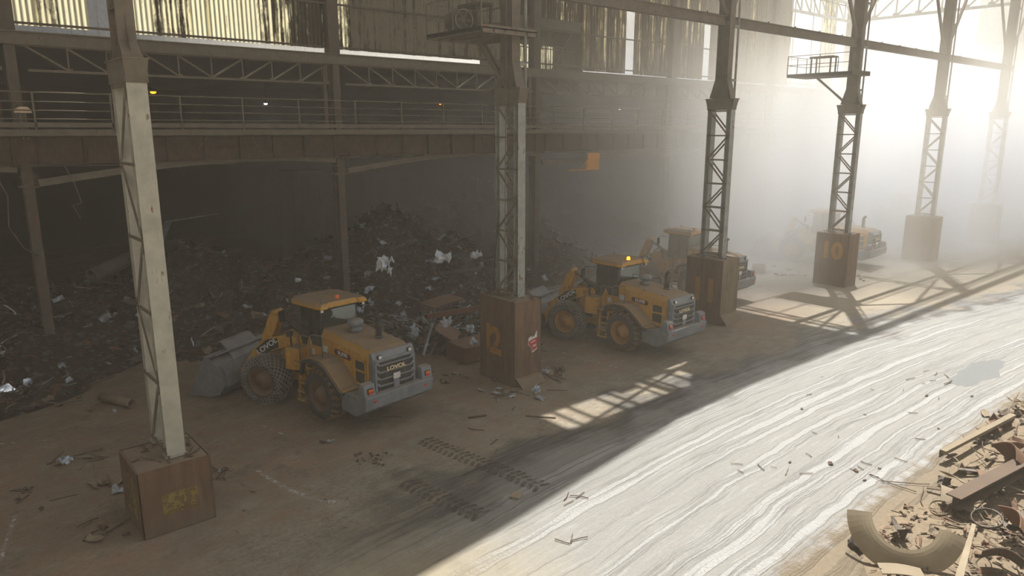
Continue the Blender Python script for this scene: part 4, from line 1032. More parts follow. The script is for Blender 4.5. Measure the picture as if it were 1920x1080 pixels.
for k in (0, 1, 2, 3):
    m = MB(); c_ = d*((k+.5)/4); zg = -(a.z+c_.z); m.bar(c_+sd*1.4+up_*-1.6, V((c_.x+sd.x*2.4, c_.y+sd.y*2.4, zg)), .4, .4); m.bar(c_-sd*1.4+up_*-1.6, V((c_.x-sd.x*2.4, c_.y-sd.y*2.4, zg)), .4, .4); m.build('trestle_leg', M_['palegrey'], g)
def bldg(x0, x1, y0, y1, z1, mt, lab, roof='palegrey'):
    b_ = empty('far_building', (x0, y0, 0), 0, lab, 'building', 'buildings beyond the yard')
    m = MB(); m.bb(0, x1-x0, 0, y1-y0, 0, z1)
    m.build('building_wall', M_[mt], b_)
    m = MB()
    for k in range(int((x1-x0)/1.2)): m.bb(k*1.2, k*1.2+.5, -.12, 0, 0, z1-.1)
    m.build('wall_rib', M_[mt], b_)
    m = MB(); m.bb(-.5, x1-x0+.5, -.8, y1-y0, z1, z1+.5); m.build('roof_edge', M_[roof], b_)
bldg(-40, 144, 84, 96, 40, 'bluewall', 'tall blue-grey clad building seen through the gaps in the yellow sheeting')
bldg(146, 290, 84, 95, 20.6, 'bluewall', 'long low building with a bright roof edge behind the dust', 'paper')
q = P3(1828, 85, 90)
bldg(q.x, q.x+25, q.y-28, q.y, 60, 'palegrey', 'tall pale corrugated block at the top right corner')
# ------------------------------------------------------------------ scrap
def crumple(mb, p, size, rs, thick=.004, n=4, amt=.35, asp=1.0, R=None):
    """crumpled sheet with real thickness"""
    R = R or Matrix.Rotation(rs.uniform(0, 2*PI), 3, 'Z') @ Matrix.Rotation(rs.uniform(-.9, .9), 3, 'X') @ Matrix.Rotation(rs.uniform(-.6, .6), 3, 'Y')
    vs = []; s0 = rs.uniform(0, 99); top = []
    for j in range(n+1):
        for i in range(n+1):
            u, v = i/n-.5, j/n-.5
            q = V((u*size*(1+.25*nz(s0+j, i)), v*size*asp*(1+.25*nz(i, s0+j)), size*amt*noise.noise(V((u*3+s0, v*3, s0)))+size*amt*.3*nz(s0+u*9, v*9)))
            top.append(q)
    k = (n+1)**2; vs = [V(p)+R @ q for q in top]+[V(p)+R @ (q-V((0, 0, thick))) for q in top]
    fs = []
    for j in range(n):
        for i in range(n):
            a = j*(n+1)+i; fs += [(a, a+1, a+n+2, a+n+1), (a+k+n+1, a+k+n+2, a+k+1, a+k)]
    mb.add(vs, fs)
def strip(mb, p, L, w, rs, bend=.5, t=.004, flatz=None):
    a = rs.uniform(0, 2*PI); d = V((math.cos(a), math.sin(a), rs.uniform(-.1, .5) if flatz is None else flatz)).normalized(); n = 5; pts = [V(p)]
    for i in range(n):
        d = (d+V((rs.uniform(-bend, bend), rs.uniform(-bend, bend), rs.uniform(-bend, bend)*(.6 if flatz is None else .12)))*.6).normalized(); pts.append(pts[-1]+d*L/n)
    for a, b in zip(pts, pts[1:]): mb.bar(a, b, w, t, (rs.uniform(-.3, .3), rs.uniform(-.3, .3), 1))
def rod(mb, p, L, r, rs, bend=.4, flatz=None):
    a = rs.uniform(0, 2*PI); d = V((math.cos(a), math.sin(a), rs.uniform(-.2, .5) if flatz is None else flatz)).normalized(); pts = [V(p)]
    for i in range(6):
        d = (d+V((rs.uniform(-bend, bend), rs.uniform(-bend, bend), rs.uniform(-bend, bend)*(.6 if flatz is None else .1)))*.6).normalized(); pts.append(pts[-1]+d*L/6)
    mb.tube(pts, r, 5)
def heap(name, cx, cy, rx, ry, h, seed, n, lab, mats, szs=(.15, .8), floor_mat='heap', peak=1.0, silver_bias=None, mixw=(4, 6, 4)):
    rs = random.Random(seed); root = empty(name, (0, 0, 0), 0, lab, 'scrap heap', None, 'stuff')
    def hz(x, y):
        u, v = (x-cx)/rx, (y-cy)/ry; d = math.sqrt(u*u+v*v)
        b = max(0, 1-d**1.6)
        return h*b*(.75+.5*nz(x, y, seed, .45)+.25*nz(x, y, seed, 1.3))
    m = MB(); N = 40; vs = []; fs = []
    for j in range(N+1):
        for i in range(N+1):
            x = cx+rx*1.05*(2*i/N-1); y = cy+ry*1.05*(2*j/N-1); vs.append((x, y, hz(x, y)+.08*nz(x, y, 3, 3.)*min(1, hz(x, y))-.02))
    for j in range(N):
        for i in range(N): a = j*(N+1)+i; fs.append((a, a+1, a+N+2, a+N+1))
    m.add(vs, fs); m.build('heap_bed', M_[floor_mat], root)
    m = MB(); wts = [w for _, w in mats]
    for _ in range(n):
        for _t in range(20):
            a = rs.uniform(0, 2*PI); r = math.sqrt(rs.uniform(0, 1)); x, y = cx+rx*r*math.cos(a), cy+ry*r*math.sin(a)
            if hz(x, y) > .05: break
        z = hz(x, y); m.cur = rs.choices(range(len(mats)), wts)[0]; s = rs.uniform(*szs)*rs.choice((.5, .7, 1, 1)); k = rs.choices(range(3), mixw)[0]
        if k == 0: crumple(m, (x, y, z+s*.18), s, rs, .006, 3, rs.uniform(.2, .6), rs.uniform(.3, 1))
        elif k == 1: strip(m, (x, y, z), s*rs.uniform(1, 2.4), s*rs.uniform(.05, .18), rs, .6)
        else: rod(m, (x, y, z), s*rs.uniform(1.2, 3), rs.uniform(.008, .03), rs)
    m.build('loose_scrap', [M_[k] for k, _ in mats], root)
    return hz
MIX = [('rustdark', 5), ('rust', 4), ('scrapgrey', 5), ('silver', 1.6), ('foil', .35), ('tan', 1)]
MIXS = [('rustdark', 4), ('scrapgrey', 5), ('silver', 4), ('foil', 1.2), ('rust', 1.5)]
hzA = heap('scrap_heap', -.5, 37.0, 10.5, 9.2, 3.2, 11, 3200, 'dark tangled scrap heap in the hall at far left', MIX, (.1, .55))
hzB = heap('scrap_heap', 12.0, 38.5, 9.0, 10.3, 3.2, 12, 2600, 'rusty scrap heap in the dark hall behind the nearest loader bucket', MIX, (.1, .6))
hzC = heap('scrap_heap', 21.6, 36.0, 6.6, 8.4, 4.8, 13, 3200, 'silvery scrap heap peaking right of the first hall column', MIXS, (.08, .5))
hzC2 = heap('scrap_heap', 30.0, 39.5, 8, 9.5, 5.4, 14, 2200, 'tall dusty scrap heap left of the column behind the second loader', MIX, (.12, .65))
hzD = heap('scrap_heap', 18.3, 25.6, 3.3, 3.2, 1.1, 15, 1200, 'mixed scrap with bright foil between the nearest loader and the red-labelled pedestal', MIXS, (.1, .55))
hzA2 = heap('scrap_heap', -1.5, 28.6, 6.0, 2.2, .9, 16, 900, 'low scrap spill at the left edge by the hall column', MIX, (.12, .6))
heap('scrap_heap', 44.5, 42, 9, 8, 4.5, 17, 500, 'hazy scrap heap in the hall behind the pedestal marked 11', MIX, (.3, 1.2))
heap('scrap_heap', 78, 31, 9, 6, 2.6, 18, 500, 'sunlit pale scrap heap far right in the dust', [('tan', 3), ('silver', 2), ('rust', 1)], (.3, 1.5))
heap('scrap_heap', 88, 17, 9, 5, 1.8, 19, 400, 'low bright scrap heap at the right edge far away', [('tan', 3), ('silver', 2), ('rust', 1)], (.3, 1.5))
heap('scrap_heap', 56, 25.5, 3.2, 1.2, .35, 20, 120, 'thin line of rubble beyond the pedestal marked 10', [('tan', 3), ('paper', 1)], (.15, .5))
# corner heap, bottom right
hzE = heap('scrap_heap', 24.8, 2.6, 8.5, 4.0, 1.0, 21, 1500, 'sunlit sandy scrap heap in the bottom right corner', [('tan', 6), ('rust', 3), ('rustdark', 3), ('scrapgrey', 1), ('wood', .8)], (.10, .55), 'sand')
hzF = heap('scrap_heap', 16.6, 3.6, 3.4, 2.6, .45, 22, 700, 'fine rusty crumbs and wire on sand around the half ring at bottom right', [('tan', 5), ('rustdark', 4), ('rust', 3)], (.06, .3), 'sand')

def piece(name, fn, mt, lab, cat, group=None, bevel=0):
    m = MB(); fn(m); return tag(m.build(name, M_[mt] if isinstance(mt, str) else mt, None, bevel), lab, cat, group)
# the big half ring
def half_ring(m):
    c = at_z(1698, 968, 1.0); n = 26; R0, R1 = .62, 1.12
    to = (V((0, 0, HC))-c); to.z = 0; to.normalize(); side = V((0, 0, 1)).cross(to).normalized(); upv = (V((0, 0, 1))-to*.75).normalized()
    nrm = side.cross(upv).normalized()
    if nrm.dot(to) < 0: nrm = -nrm
    k = 7; vs = []
    for t_ in (0, 1):
        for i in range(n+1):
            a = PI*1.0+PI*i/n+(.05-.10*i/n)
            for j in range(k+1):
                r = R0+(R1-R0)*j/k; bulge = .22*math.sin(PI*.5*(1-j/k))*1.0
                vs.append(c+(side*math.cos(a)+upv*math.sin(a))*(r-t_*.0)+nrm*(bulge-t_*.035))
    K = (n+1)*(k+1); fs = []
    for i in range(n):
        for j in range(k):
            a = i*(k+1)+j; fs += [(a, a+1, a+k+2, a+k+1), (a+K+k+1, a+K+k+2, a+K+1, a+K)]
        for j in (0, k):
            a = i*(k+1)+j; fs.append((a, a+k+1, a+K+k+1, a+K) if j == 0 else (a+K, a+K+k+1, a+k+1, a))
    for i in (0, n):
        for j in range(k):
            a = i*(k+1)+j; fs.append((a, a+1, a+K+1, a+K))
    m.add(vs, fs, False)
hr = piece('half_ring', half_ring, 'ringtan', 'large tan half ring of thick steel standing open side up at bottom right', 'steel half ring')
zmin = min(v.co.z for v in hr.data.vertices); hr.location.z = -zmin-.02
def beamE(m): m.hsec((17.55, 4.95, .62), (24.8, 3.55, 1.10), .30, .34, .035)
piece('steel_channel', beamE, 'rustdark', 'long dark rusty H beam running from the half ring to the right edge', 'steel beam')
def beamF(m): m.bar((20.9, 6.3, .35), (24.6, 5.7, .62), .16, .10); m.bar((20.9, 6.38, .28), (24.6, 5.78, .55), .02, .24)
piece('steel_angle', beamF, 'tan', 'pale steel angle lying above the H beam near the right edge', 'steel angle')
def plank(m):
    a = at_z(1798, 1085, .75); b = at_z(1826, 985, 1.15); n = 6
    for i in range(n):
        p = a.lerp(b, i/n); q = a.lerp(b, (i+1)/n); w = .13*(1-.5*i/n)
        m.bar(p+V((.03*nz(i, 1), 0, .03*nz(i, 3))), q, w, .07)
piece('splintered_plank', plank, 'wood', 'pale splintered plank pointing up beside the half ring', 'plank')
def bentsheet(c, sx, sy, rz, curl, tilt=0.0):
    def f(m):
        n = 10; pr = [(sx*(i/n-.5), curl*math.sin(PI*i/n)) for i in range(n+1)]
        q = MB(); q.sweep(pr, -sy/2, sy/2, .02); q.xf(Matrix.Translation(c) @ Matrix.Rotation(rz, 4, 'Z') @ Matrix.Rotation(tilt, 4, 'X')); m.v = q.v; m.f = q.f; m.m = q.m; m.sm = q.sm
    return f
piece('curved_plate', bentsheet(at_z(1790, 935, .35), .9, .7, .4, .16, .2), 'tan', 'curved tan plate lying against the H beam', 'steel plate')
piece('flat_plate', bentsheet(at_z(1690, 1072, .30), .8, .42, 2.2, .04, .06), 'tan', 'flat straw-coloured plate at the bottom edge below the half ring', 'steel plate')
piece('bent_sheet', bentsheet(at_z(1900, 865, .8), .9, .8, .9, .3, .7), 'rust', 'bent rust-red sheet standing at the right edge', 'steel sheet')
piece('bent_sheet', bentsheet(at_z(1903, 985, .8), .9, .5, .7, .2, .9), 'rust', 'dark rusty curved sheet leaning below the H beam at the right edge', 'steel sheet')
piece('bent_sheet', bentsheet(at_z(1880, 1050, .6), .7, .5, 1.9, .15, .8), 'rustdark', 'dark brown folded sheet near the bottom right corner', 'steel sheet')
piece('flat_plate', bentsheet(at_z(1790, 898, .3), .6, .45, 1.2, .05, .5), 'tan', 'tilted pale plate above the curved tan plate', 'steel plate')
piece('flat_plate', bentsheet(at_z(1850, 900, .45), 1.0, .35, .4, .03, .15), 'rust', 'narrow rusty plate behind the H beam', 'steel plate')
piece('scrap_sheet', lambda m: crumple(m, at_z(1850, 822, .12), .8, random.Random(1), .01, 5, .2, .4, Matrix.Rotation(.5, 3, 'Z')), 'tan', 'thin crumpled tan strip on the sand near the road edge', 'scrap sheet')
piece('scrap_sheet', lambda m: crumple(m, at_z(1848, 775, .05), .55, random.Random(2), .01, 4, .15, .4, Matrix.Rotation(.4, 3, 'Z')), 'tan', 'small tan flake on the road above the corner heap', 'scrap sheet')
piece('wire_tangle', lambda m: [rod(m, at_z(1700+rr.uniform(0, 45), 915+rr.uniform(-10, 10), .05), 1.2, .012, rr, .25, 0) for _ in range(3)], 'rustdark', 'long dark wire curving over the sand left of the curved plate', 'wire')
def coil(c, r, n, th, tilt):
    def f(m):
        pts = []
        for i in range(n*16+1):
            a = 2*PI*i/16; pts.append(V(c)+V((r*math.cos(a)*(1+.08*nz(i*.2, 1)), r*math.sin(a), .02+.03*nz(i*.3, 2)+.01*i/16+tilt*math.cos(a)*r)))
        m.tube(pts, th, 5)
    return f
piece('wire_coil', coil(at_z(1762, 955, .35), .22, 3, .012, .4), 'tan', 'small coil of wire hooked at the top of the half ring', 'wire coil')
piece('wire_coil', coil(at_z(1850, 975, .5), .3, 4, .014, .3), 'scrapgrey', 'wire coil under the H beam', 'wire coil')
def block_(px, py, s, z=.1): return lambda m: crumple(m, at_z(px, py, z), s, random.Random(int(px)), .03, 3, .5, .7)
piece('scrap_sheet', block_(1608, 1022, .35), 'scrapgrey', 'twisted scrap with a pale tip left of the half ring', 'scrap sheet')
piece('wood_stick', lambda m: m.bar(at_z(1590, 1012, .05), at_z(1655, 1030, .06), .08, .05), 'rustdark', 'dark wooden stick poking out left of the half ring', 'stick')
piece('torn_sheet', lambda m: crumple(m, at_z(1684, 990, .4), .45, random.Random(8), .01, 4, .5, .8), 'scrapgrey', 'torn grey sheet curled inside the half ring', 'scrap sheet')
rs = random.Random(77)
CM = ['tan', 'rust', 'rustdark', 'tan', 'wood', 'scrapgrey']
for k in range(70):   # countable bars and plates lying all over the corner heap
    px, py = rs.uniform(1760, 1935), rs.uniform(830, 1085)
    z = .3+.5*rs.random(); c = at_z(px, py, z); c.z = max(hzE(c.x, c.y)+.12, .15); s = rs.uniform(.25, .8); col = rs.choice(CM)
    typ = rs.choice(('scrap_plate', 'scrap_bar', 'scrap_tube'))
    cn = {'tan': 'tan', 'rust': 'rust-red', 'rustdark': 'dark brown', 'wood': 'pale straw', 'scrapgrey': 'dull grey'}[col]
    kn = {'scrap_plate': 'bent plate', 'scrap_bar': 'flat bar', 'scrap_tube': 'short tube'}[typ]
    def f(m, typ=typ, c=c, s=s):
        if typ == 'scrap_plate': crumple(m, c, s*.8, rs, .012, 3, .25, rs.uniform(.4, .9))
        elif typ == 'scrap_bar': a = rs.uniform(0, PI); d = V((math.cos(a), math.sin(a), rs.uniform(-.15, .15)))*s*.6; m.bar(c-d, c+d, rs.uniform(.06, .14), .02)
        else: a = rs.uniform(0, PI); d = V((math.cos(a), math.sin(a), rs.uniform(-.1, .3)))*s*.4; m.lathe([(0, .06), (s*.8, .06), (s*.8, .05), (0, .05)], c-d, d, 12, closed=True)
    piece(typ, f, col, f'{cn} {kn} lying on the corner scrap heap', kn, f'{cn} {kn}s on the corner scrap heap')

# ------------------------------------------------------------------ pieces in the hall and beside the pedestals
def tubeP(p, q, r): return lambda m: m.lathe([(0, r), ((V(q)-V(p)).length, r), ((V(q)-V(p)).length, r*.85), (0, r*.85)], p, V(q)-V(p), 18, closed=True)
piece('steel_drum', tubeP((6.1, 36.2, 2.6), (8.0, 37.2, 3.1), .34), 'scrapgrey', 'grey steel cylinder lying on the left scrap heap', 'steel cylinder')
piece('steel_pipe', tubeP((4.95, 25.2, .16), (4.35, 26.6, .16), .15), 'concrete', 'short pale-ended pipe on the dirt left of the cream column', 'pipe')
piece('steel_pipe', tubeP((20.6, 29.5, 1.9), (22.3, 28.6, 2.0), .11), 'scrapgrey', 'grey pipe sticking out of the scrap left of the red-labelled pedestal', 'pipe')
piece('bent_strip', lambda m: (m.bar((9.9, 40.5, 2.6), (11.2, 42.3, 4.1), .35, .04), m.bar((11.2, 42.3, 4.1), (14.2, 43.4, 4.2), .35, .04)), 'silver', 'long bent silvery strip arching over the hall scrap above the bucket', 'metal strip')
piece('chrome_rod', lambda m: m.tube([(14.9, 22.9, .35), (16.3, 24.3, 1.05)], .06, 10), 'silver', 'shiny straight rod leaning right of the nearest loader', 'rod')
piece('steel_box', lambda m: (m.bb(16.0, 18.8, 21.6, 22.9, .05, .7)), 'rust', 'brown steel trough lying between the nearest loader and the red-labelled pedestal', 'steel trough', None, .03)
piece('steel_plate', bentsheet((16.6, 23.6, .85), 1.6, 1.0, .8, .05, .55), 'rust', 'brown plate tilted behind the trough left of the red-labelled pedestal', 'steel plate')
piece('steel_plate', bentsheet((18.3, 26.4, 1.35), 2.2, .9, .3, .05, .15), 'rust', 'wide brown plate lying on top of the mixed scrap', 'steel plate')
piece('steel_angle', lambda m: m.bar((16.6, 25.2, 1.15), (19.6, 24.6, 1.25), .2, .2), 'rust', 'brown channel lying across the mixed scrap', 'steel channel')
for k, (px, py, z, s, lab) in enumerate([(410, 0, 0, 0, ''), (747, 568, 2.6, .35, 'pale blue-white flake in the scrap right of the nearest loader cab'), (558, 525, 3.4, .32, 'small white scrap piece above the nearest loader cab'),
        (722, 495, 4.4, .9, 'long bright crumpled sheet on the crest of the silvery heap'), (893, 478, 4.4, .55, 'bright pointed sheet hanging on the tall dusty heap'), (830, 483, 4.5, .8, 'glinting foil sheet on the crest left of the lattice column'),
        (778, 618, 1.5, .6, 'blue-white foil bundle right of the nearest loader bonnet'), (838, 603, 1.6, .7, 'crumpled shiny foil on top of the mixed scrap'), (882, 615, 1.5, .45, 'white torn sheet beside the red-labelled pedestal'),
        (887, 640, 1.0, .5, 'drooping silver sheet against the left side of the red-labelled pedestal'), (125, 862, .12, .42, 'crumpled bluish foil on the dirt left of the low pedestal'),
        (52, 717, .5, .4, 'white folded scrap in the low spill at left'), (130, 712, .5, .3, 'bright tangle of scrap right of the left hall column foot'), (215, 770, .1, .18, 'small crumpled foil on the dirt left of the cream column'), (1005, 730, .16, .42, 'white and blue torn sheet at the foot of the red-labelled pedestal')]):
    if not s: continue
    piece('foil_sheet', lambda m: [crumple(m, at_z(px, py, z), s*.7, random.Random(k*3+q), .005, 6, .7, .6) for q in range(2)], 'foil', lab, 'scrap sheet')
# large steel wheel and crates deep in the hall
def big(m): m.lathe([(-.6, .0), (-.6, 1.3), (-.5, 1.5), (.5, 1.5), (.6, 1.3), (.6, .9), (.45, .85), (.45, .3), (.6, .25), (.6, 0)], (0, 0, 0), (-.4, -.9, 0), 32)
o = piece('steel_reel', big, 'scrapgrey', 'large round steel reel in the dusty hall behind the lattice column', 'reel'); o.location = (33.2, 38.5, 4.2)
for (x, y, w, d, h, lab) in ((24.0, 44, 4.6, 3, 6.0, 'tall grey container stack deep in the hall, left of the lattice column'), (21.0, 48, 2.2, 2.5, 6.2, 'narrow grey container standing behind the silvery heap')):
    r0 = empty('storage_container', (x, y, 0), 0, lab, 'container', 'containers deep in the hall'); m = MB(); m.bb(0, w, 0, d, 0, h); m.build('container_body', M_['scrapgrey'], r0, .03)
    m = MB()
    for q in range(5): m.bb(w*(q+.3)/5, w*(q+.5)/5, -.04, 0, .2, h-.2)
    m.build('container_rib', M_['scrapgrey'], r0)
# loose litter on the dirt
LIT = []
def litter(px, py, n, spread, kinds, cols, lab, grp=None, smin=.1, smax=.4, seed=0):
    rs = random.Random(seed+int(px*7+py))
    for q in range(n):
        c = at_z(px+rs.gauss(0, spread), py+rs.gauss(0, spread*.35), 0); c.z = .03; k = rs.choice(kinds); s = rs.uniform(smin, smax); col = rs.choice(cols)
        def f(m):
            if k == 'scrap_strip': strip(m, c, s*1.8, s*.12, rs, .5, .012, .02)
            elif k == 'scrap_rod': rod(m, c, s*2.4, .012, rs, .3, .02)
            else: crumple(m, c+V((0, 0, s*.06)), s, rs, .012, 3, .25, .6, Matrix.Rotation(rs.uniform(0, 6), 3, 'Z'))
        kn = {'scrap_strip': 'metal strip', 'scrap_rod': 'thin rod', 'scrap_flake': 'metal flake'}[k]; cn = {'silver': 'shiny', 'rustdark': 'dark', 'rust': 'rusty', 'tan': 'tan', 'scrapgrey': 'grey', 'wood': 'pale'}[col]
        piece(k, f, col, f'{cn} {kn} {lab}', kn, f'{cn} {kn}s {lab}')
S_, R_2, F_ = 'scrap_strip', 'scrap_rod', 'scrap_flake'
litter(165, 862, 12, 28, [S_, R_2], ['tan', 'scrapgrey', 'rustdark'], 'on the dirt left of the low pedestal')
litter(205, 915, 14, 22, [S_, F_, R_2], ['silver', 'tan', 'rustdark', 'rust'], 'at the left foot of the low pedestal')
litter(185, 1000, 10, 30, [S_, R_2, F_], ['tan', 'rustdark'], 'on the dirt near the bottom left edge')
litter(60, 930, 8, 30, [R_2, F_], ['rustdark', 'scrapgrey'], 'near the left edge of the floor')
litter(420, 890, 14, 14, [S_, F_], ['silver', 'rustdark', 'rustdark'], 'right of the low pedestal', None, .08, .3)
litter(130, 745, 14, 60, [S_, F_, R_2], ['silver', 'rustdark', 'rust', 'scrapgrey'], 'in front of the left scrap spill')
litter(945, 735, 22, 24, [S_, F_], ['silver', 'rustdark', 'tan', 'silver'], 'at the front foot of the red-labelled pedestal', None, .1, .4)
litter(1040, 700, 16, 18, [S_, F_], ['rustdark', 'rust', 'silver', 'tan'], 'right of the red-labelled pedestal', None, .15, .55)
litter(870, 700, 12, 30, [S_, F_], ['rustdark', 'rust', 'tan'], 'left of the red-labelled pedestal', None, .15, .6)
litter(1030, 655, 8, 14, [S_, F_], ['silver', 'tan'], 'behind the red-labelled pedestal towards the second loader')
litter(700, 862, 22, 20, [F_], ['rustdark'], 'in the dark patch on the dirt', None, .04, .14)
litter(615, 828, 4, 10, [F_], ['silver', 'rustdark'], 'on the dirt before the nearest loader', None, .08, .22)
litter(900, 790, 10, 90, [S_, R_2], ['rustdark', 'tan'], 'scattered between the pedestal and the haul road', None, .1, .35)
litter(1080, 940, 4, 14, [S_, R_2], ['rustdark', 'tan'], 'at the edge of the sunlight', None, .1, .2)
litter(1060, 1020, 3, 10, [R_2], ['rustdark'], 'on the sunlit road near the bottom', None, .1, .2)
litter(1480, 870, 9, 60, [R_2, F_, S_], ['rustdark', 'tan'], 'on the wet haul road', None, .06, .25)
litter(1760, 712, 5, 24, [R_2, S_], ['rustdark'], 'on the wet road above the puddle edge', None, .15, .4)
litter(1640, 880, 8, 40, [R_2, F_], ['rustdark', 'tan'], 'on the road before the corner heap', None, .06, .2)
litter(1470, 512, 16, 30, [F_, S_], ['tan', 'scrapgrey', 'wood'], 'on the pale ground left of the pedestal marked 10', None, .15, .5)
litter(1605, 525, 10, 14, [F_, S_], ['rustdark', 'rust', 'tan'], 'right of the pedestal marked 10', None, .15, .45)
litter(1700, 760, 20, 150, [F_, S_, R_2], ['rustdark', 'tan', 'scrapgrey'], 'scattered over the sunlit road', None, .04, .14)
litter(600, 950, 18, 160, [F_, S_], ['rustdark', 'tan'], 'scattered over the near dirt', None, .03, .10)
piece('steel_bar', lambda m: m.tube([at_z(985, 779, .03), at_z(1042, 783, .03)], .025, 6), 'tan', 'straight thin bar on the dirt before the sunlit patches', 'bar')
piece('steel_bar', lambda m: m.tube([at_z(878, 783, .03), at_z(912, 778, .05)], .03, 6), 'rustdark', 'short dark bar on the dirt below the red-labelled pedestal', 'bar')
piece('cardboard_scrap', lambda m: m.box(at_z(968, 928, .04), (.3, .25, .03), Matrix.Rotation(.5, 3, 'Z')), 'wood', 'pale square scrap at the edge of the dark wet band', 'scrap')
piece('steel_drum', tubeP(at_z(1422, 512, .0), at_z(1422, 512, .0)+V((0, 0, .55)), .42), 'tan', 'small tan drum on the pale ground before the dust cloud', 'drum')

# surface marks on the ground: tread prints and chalky scrapes
def band(name, pts, w, mt, lab, n=30, tread=False):
    m = MB(); P = [at_z(x, y, .0) for x, y in pts]
    for i in range(len(P)-1):
        a, b = P[i], P[i+1]; L = (b-a).length; d = (b-a)/L; s = V((-d.y, d.x, 0))
        if tread:
            q = 0; k = 0
            while q < L:
                c = a+d*q
                for sg in (-1, 1): m.bar(c+s*.03*sg+V((0, 0, .001)), c+s*(w/2)*sg+d*.12+V((0, 0, .001)), .11, .008)
                q += .21
        else: m.bar(a+V((0, 0, .001)), b+V((0, 0, .001)), w, .006)
    o = m.build(name, M_[mt]); tag(o, lab, kind='stuff'); return o
band('tyre_print', [(795, 825), (880, 860), (965, 892), (1010, 912)], .62, 'treadmark', 'dark tyre tread print running from the nearest loader to the road', tread=True)
band('tyre_print', [(760, 905), (835, 938), (905, 968)], .62, 'treadmark', 'second dark tyre tread print nearer the camera', tread=True)
band('chalk_mark', [(425, 770), (540, 818)], .05, 'chalk', 'thin pale scrape on the dirt before the nearest loader')
band('chalk_mark', [(470, 875), (540, 918), (590, 936), (655, 945)], .14, 'chalk', 'broad pale scrape right of the low pedestal')
band('chalk_mark', [(0, 832), (100, 824)], .06, 'chalk', 'pale line at the left edge above the foil')
band('chalk_mark', [(2, 1050), (22, 985), (32, 955)], .08, 'chalk', 'pale line at the bottom left edge')
band('chalk_mark', [(1030, 655), (1160, 690)], .06, 'chalk', 'thin pale line from the red-labelled pedestal towards the second loader')
m = MB(); c = at_z(1835, 698, .004); n = 28
m.add([c+V((2.3*math.cos(2*PI*k/n)*(1+.3*nz(k*.7, 4)), .55*math.sin(2*PI*k/n)*(1+.4*nz(k*.5, 9)), 0)) for k in range(n)], [tuple(range(n))]); tag(m.build('puddle', M_['puddle']), 'shallow puddle on the haul road at right', kind='stuff')
# ------------------------------------------------------------------ dust
def dustmat():
    t = NT('airborne_dust'); p = t.pos(); s = t.n('SeparateXYZ', Vector=p); x, y, z = s.outputs
    n1 = t.noise(p, .075, 1, .5); n2 = t.noise(p, .2, 1.5, .6)
    xe = t.math('ADD', x, t.math('MULTIPLY', t.math('SUBTRACT', n1, .5), 26.0))
    fa = t.math('MULTIPLY', t.smooth(t.math('ADD', xe, t.math('MULTIPLY', y, .4)), 35.0, 48.0, 0.0, 1.35), t.smooth(y, 17.5, 23.5))
    fb_ = t.math('MULTIPLY', t.smooth(xe, 42.0, 60.0, 0.0, 1.9), t.smooth(y, 12.5, 18.5))
    fz = t.smooth(z, 17.0, 7.0, .07, 1.0)
    den = t.math('MULTIPLY', t.math('MAXIMUM', fa, fb_), t.math('MULTIPLY', fz, DUST_CLOUD))
    den = t.math('MULTIPLY', den, t.ramp(n2, [(.25, .5), (.7, 1)]))
    den = t.math('ADD', den, DUST_THIN)
    v = t.n('VolumeScatter', Color=(1.0, .93, .80, 1), Density=den, Anisotropy=DUST_G)
    t.link(v.outputs[0], t.out.inputs['Volume']); return t.mat
DUST_CLOUD, DUST_THIN, DUST_G = .17, .0022, .35
m = MB(); m.bb(-35, 105, -4, 63, -.2, 24); d = m.build('dust_haze', dustmat()); tag(d, 'beige dust haze hanging through the aisle and hall', kind='stuff')
d.display_type = 'WIRE'
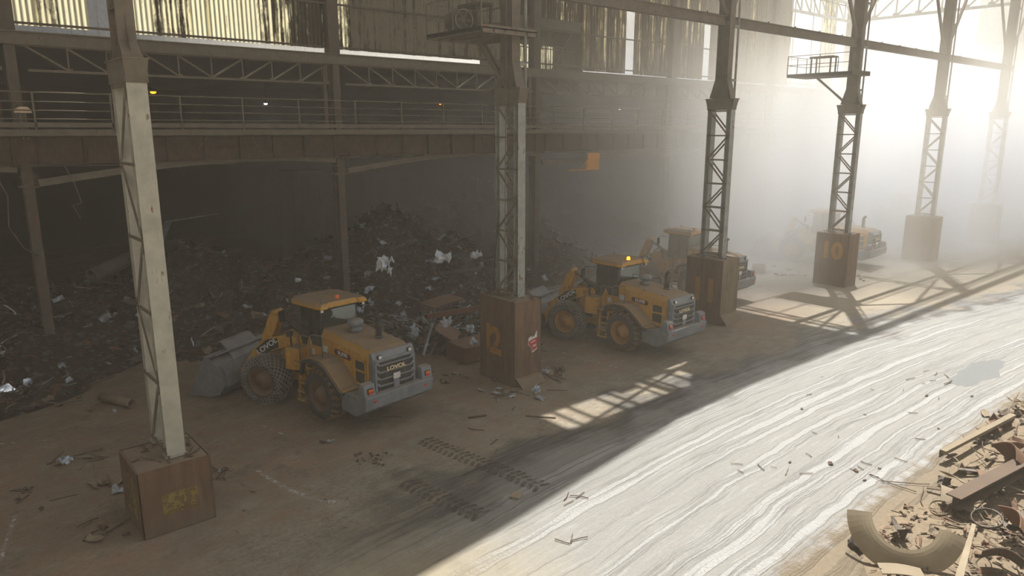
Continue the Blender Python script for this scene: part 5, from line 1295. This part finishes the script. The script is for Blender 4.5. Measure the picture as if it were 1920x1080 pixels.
# ------------------------------------------------------------------ light
su = bpy.data.lights.new('sun', 'SUN'); su.energy = 8.2; su.angle = math.radians(.53); su.color = (1.0, .97, .91)
so = bpy.data.objects.new('sun', su); C.objects.link(so)
SD = V((.35, .225, 1)).normalized(); so.rotation_euler = SD.to_track_quat('Z', 'Y').to_euler(); so.location = (40, 40, 60)
w = bpy.data.worlds.new('sky'); scene.world = w; w.use_nodes = True; nt = w.node_tree; nt.nodes.clear()
out = nt.nodes.new('ShaderNodeOutputWorld'); bg = nt.nodes.new('ShaderNodeBackground'); sk = nt.nodes.new('ShaderNodeTexSky')
sk.sky_type = 'NISHITA'; sk.sun_disc = False; sk.sun_elevation = math.radians(60); sk.sun_rotation = math.radians(90-33); sk.dust_density = 4; sk.air_density = 1.3
mx = nt.nodes.new('ShaderNodeMix'); mx.data_type = 'RGBA'; mx.inputs[0].default_value = .75; mx.inputs[7].default_value = (6.3, 6.05, 5.6, 1)
nt.links.new(sk.outputs[0], mx.inputs[6]); nt.links.new(mx.outputs[2], bg.inputs[0]); 
gd = nt.nodes.new('ShaderNodeTexCoord'); dp = nt.nodes.new('ShaderNodeVectorMath'); dp.operation = 'DOT_PRODUCT'; dp.inputs[1].default_value = (.80, .52, .30)
nt.links.new(gd.outputs['Generated'], dp.inputs[0])
mr = nt.nodes.new('ShaderNodeMapRange'); mr.interpolation_type = 'SMOOTHSTEP'; nt.links.new(dp.outputs['Value'], mr.inputs[0])
for k_, v_ in ((1, -.3), (2, .95), (3, .070), (4, .155)): mr.inputs[k_].default_value = v_
nt.links.new(mr.outputs[0], bg.inputs[1])
nt.links.new(bg.outputs[0], out.inputs[0])
scene.view_settings.view_transform = 'Standard'; scene.view_settings.look = 'None'; scene.view_settings.gamma = 1; scene.view_settings.exposure = .14
cy = scene.cycles
cy.use_denoising = True; cy.max_bounces = 6; cy.diffuse_bounces = 2; cy.glossy_bounces = 2; cy.transmission_bounces = 4; cy.transparent_max_bounces = 10; cy.volume_bounces = 3
cy.volume_step_rate = 1.0; cy.volume_max_steps = 32; cy.use_adaptive_sampling = True; cy.adaptive_threshold = .06; cy.adaptive_min_samples = 16; cy.caustics_reflective = False; cy.caustics_refractive = False; cy.sample_clamp_indirect = 6
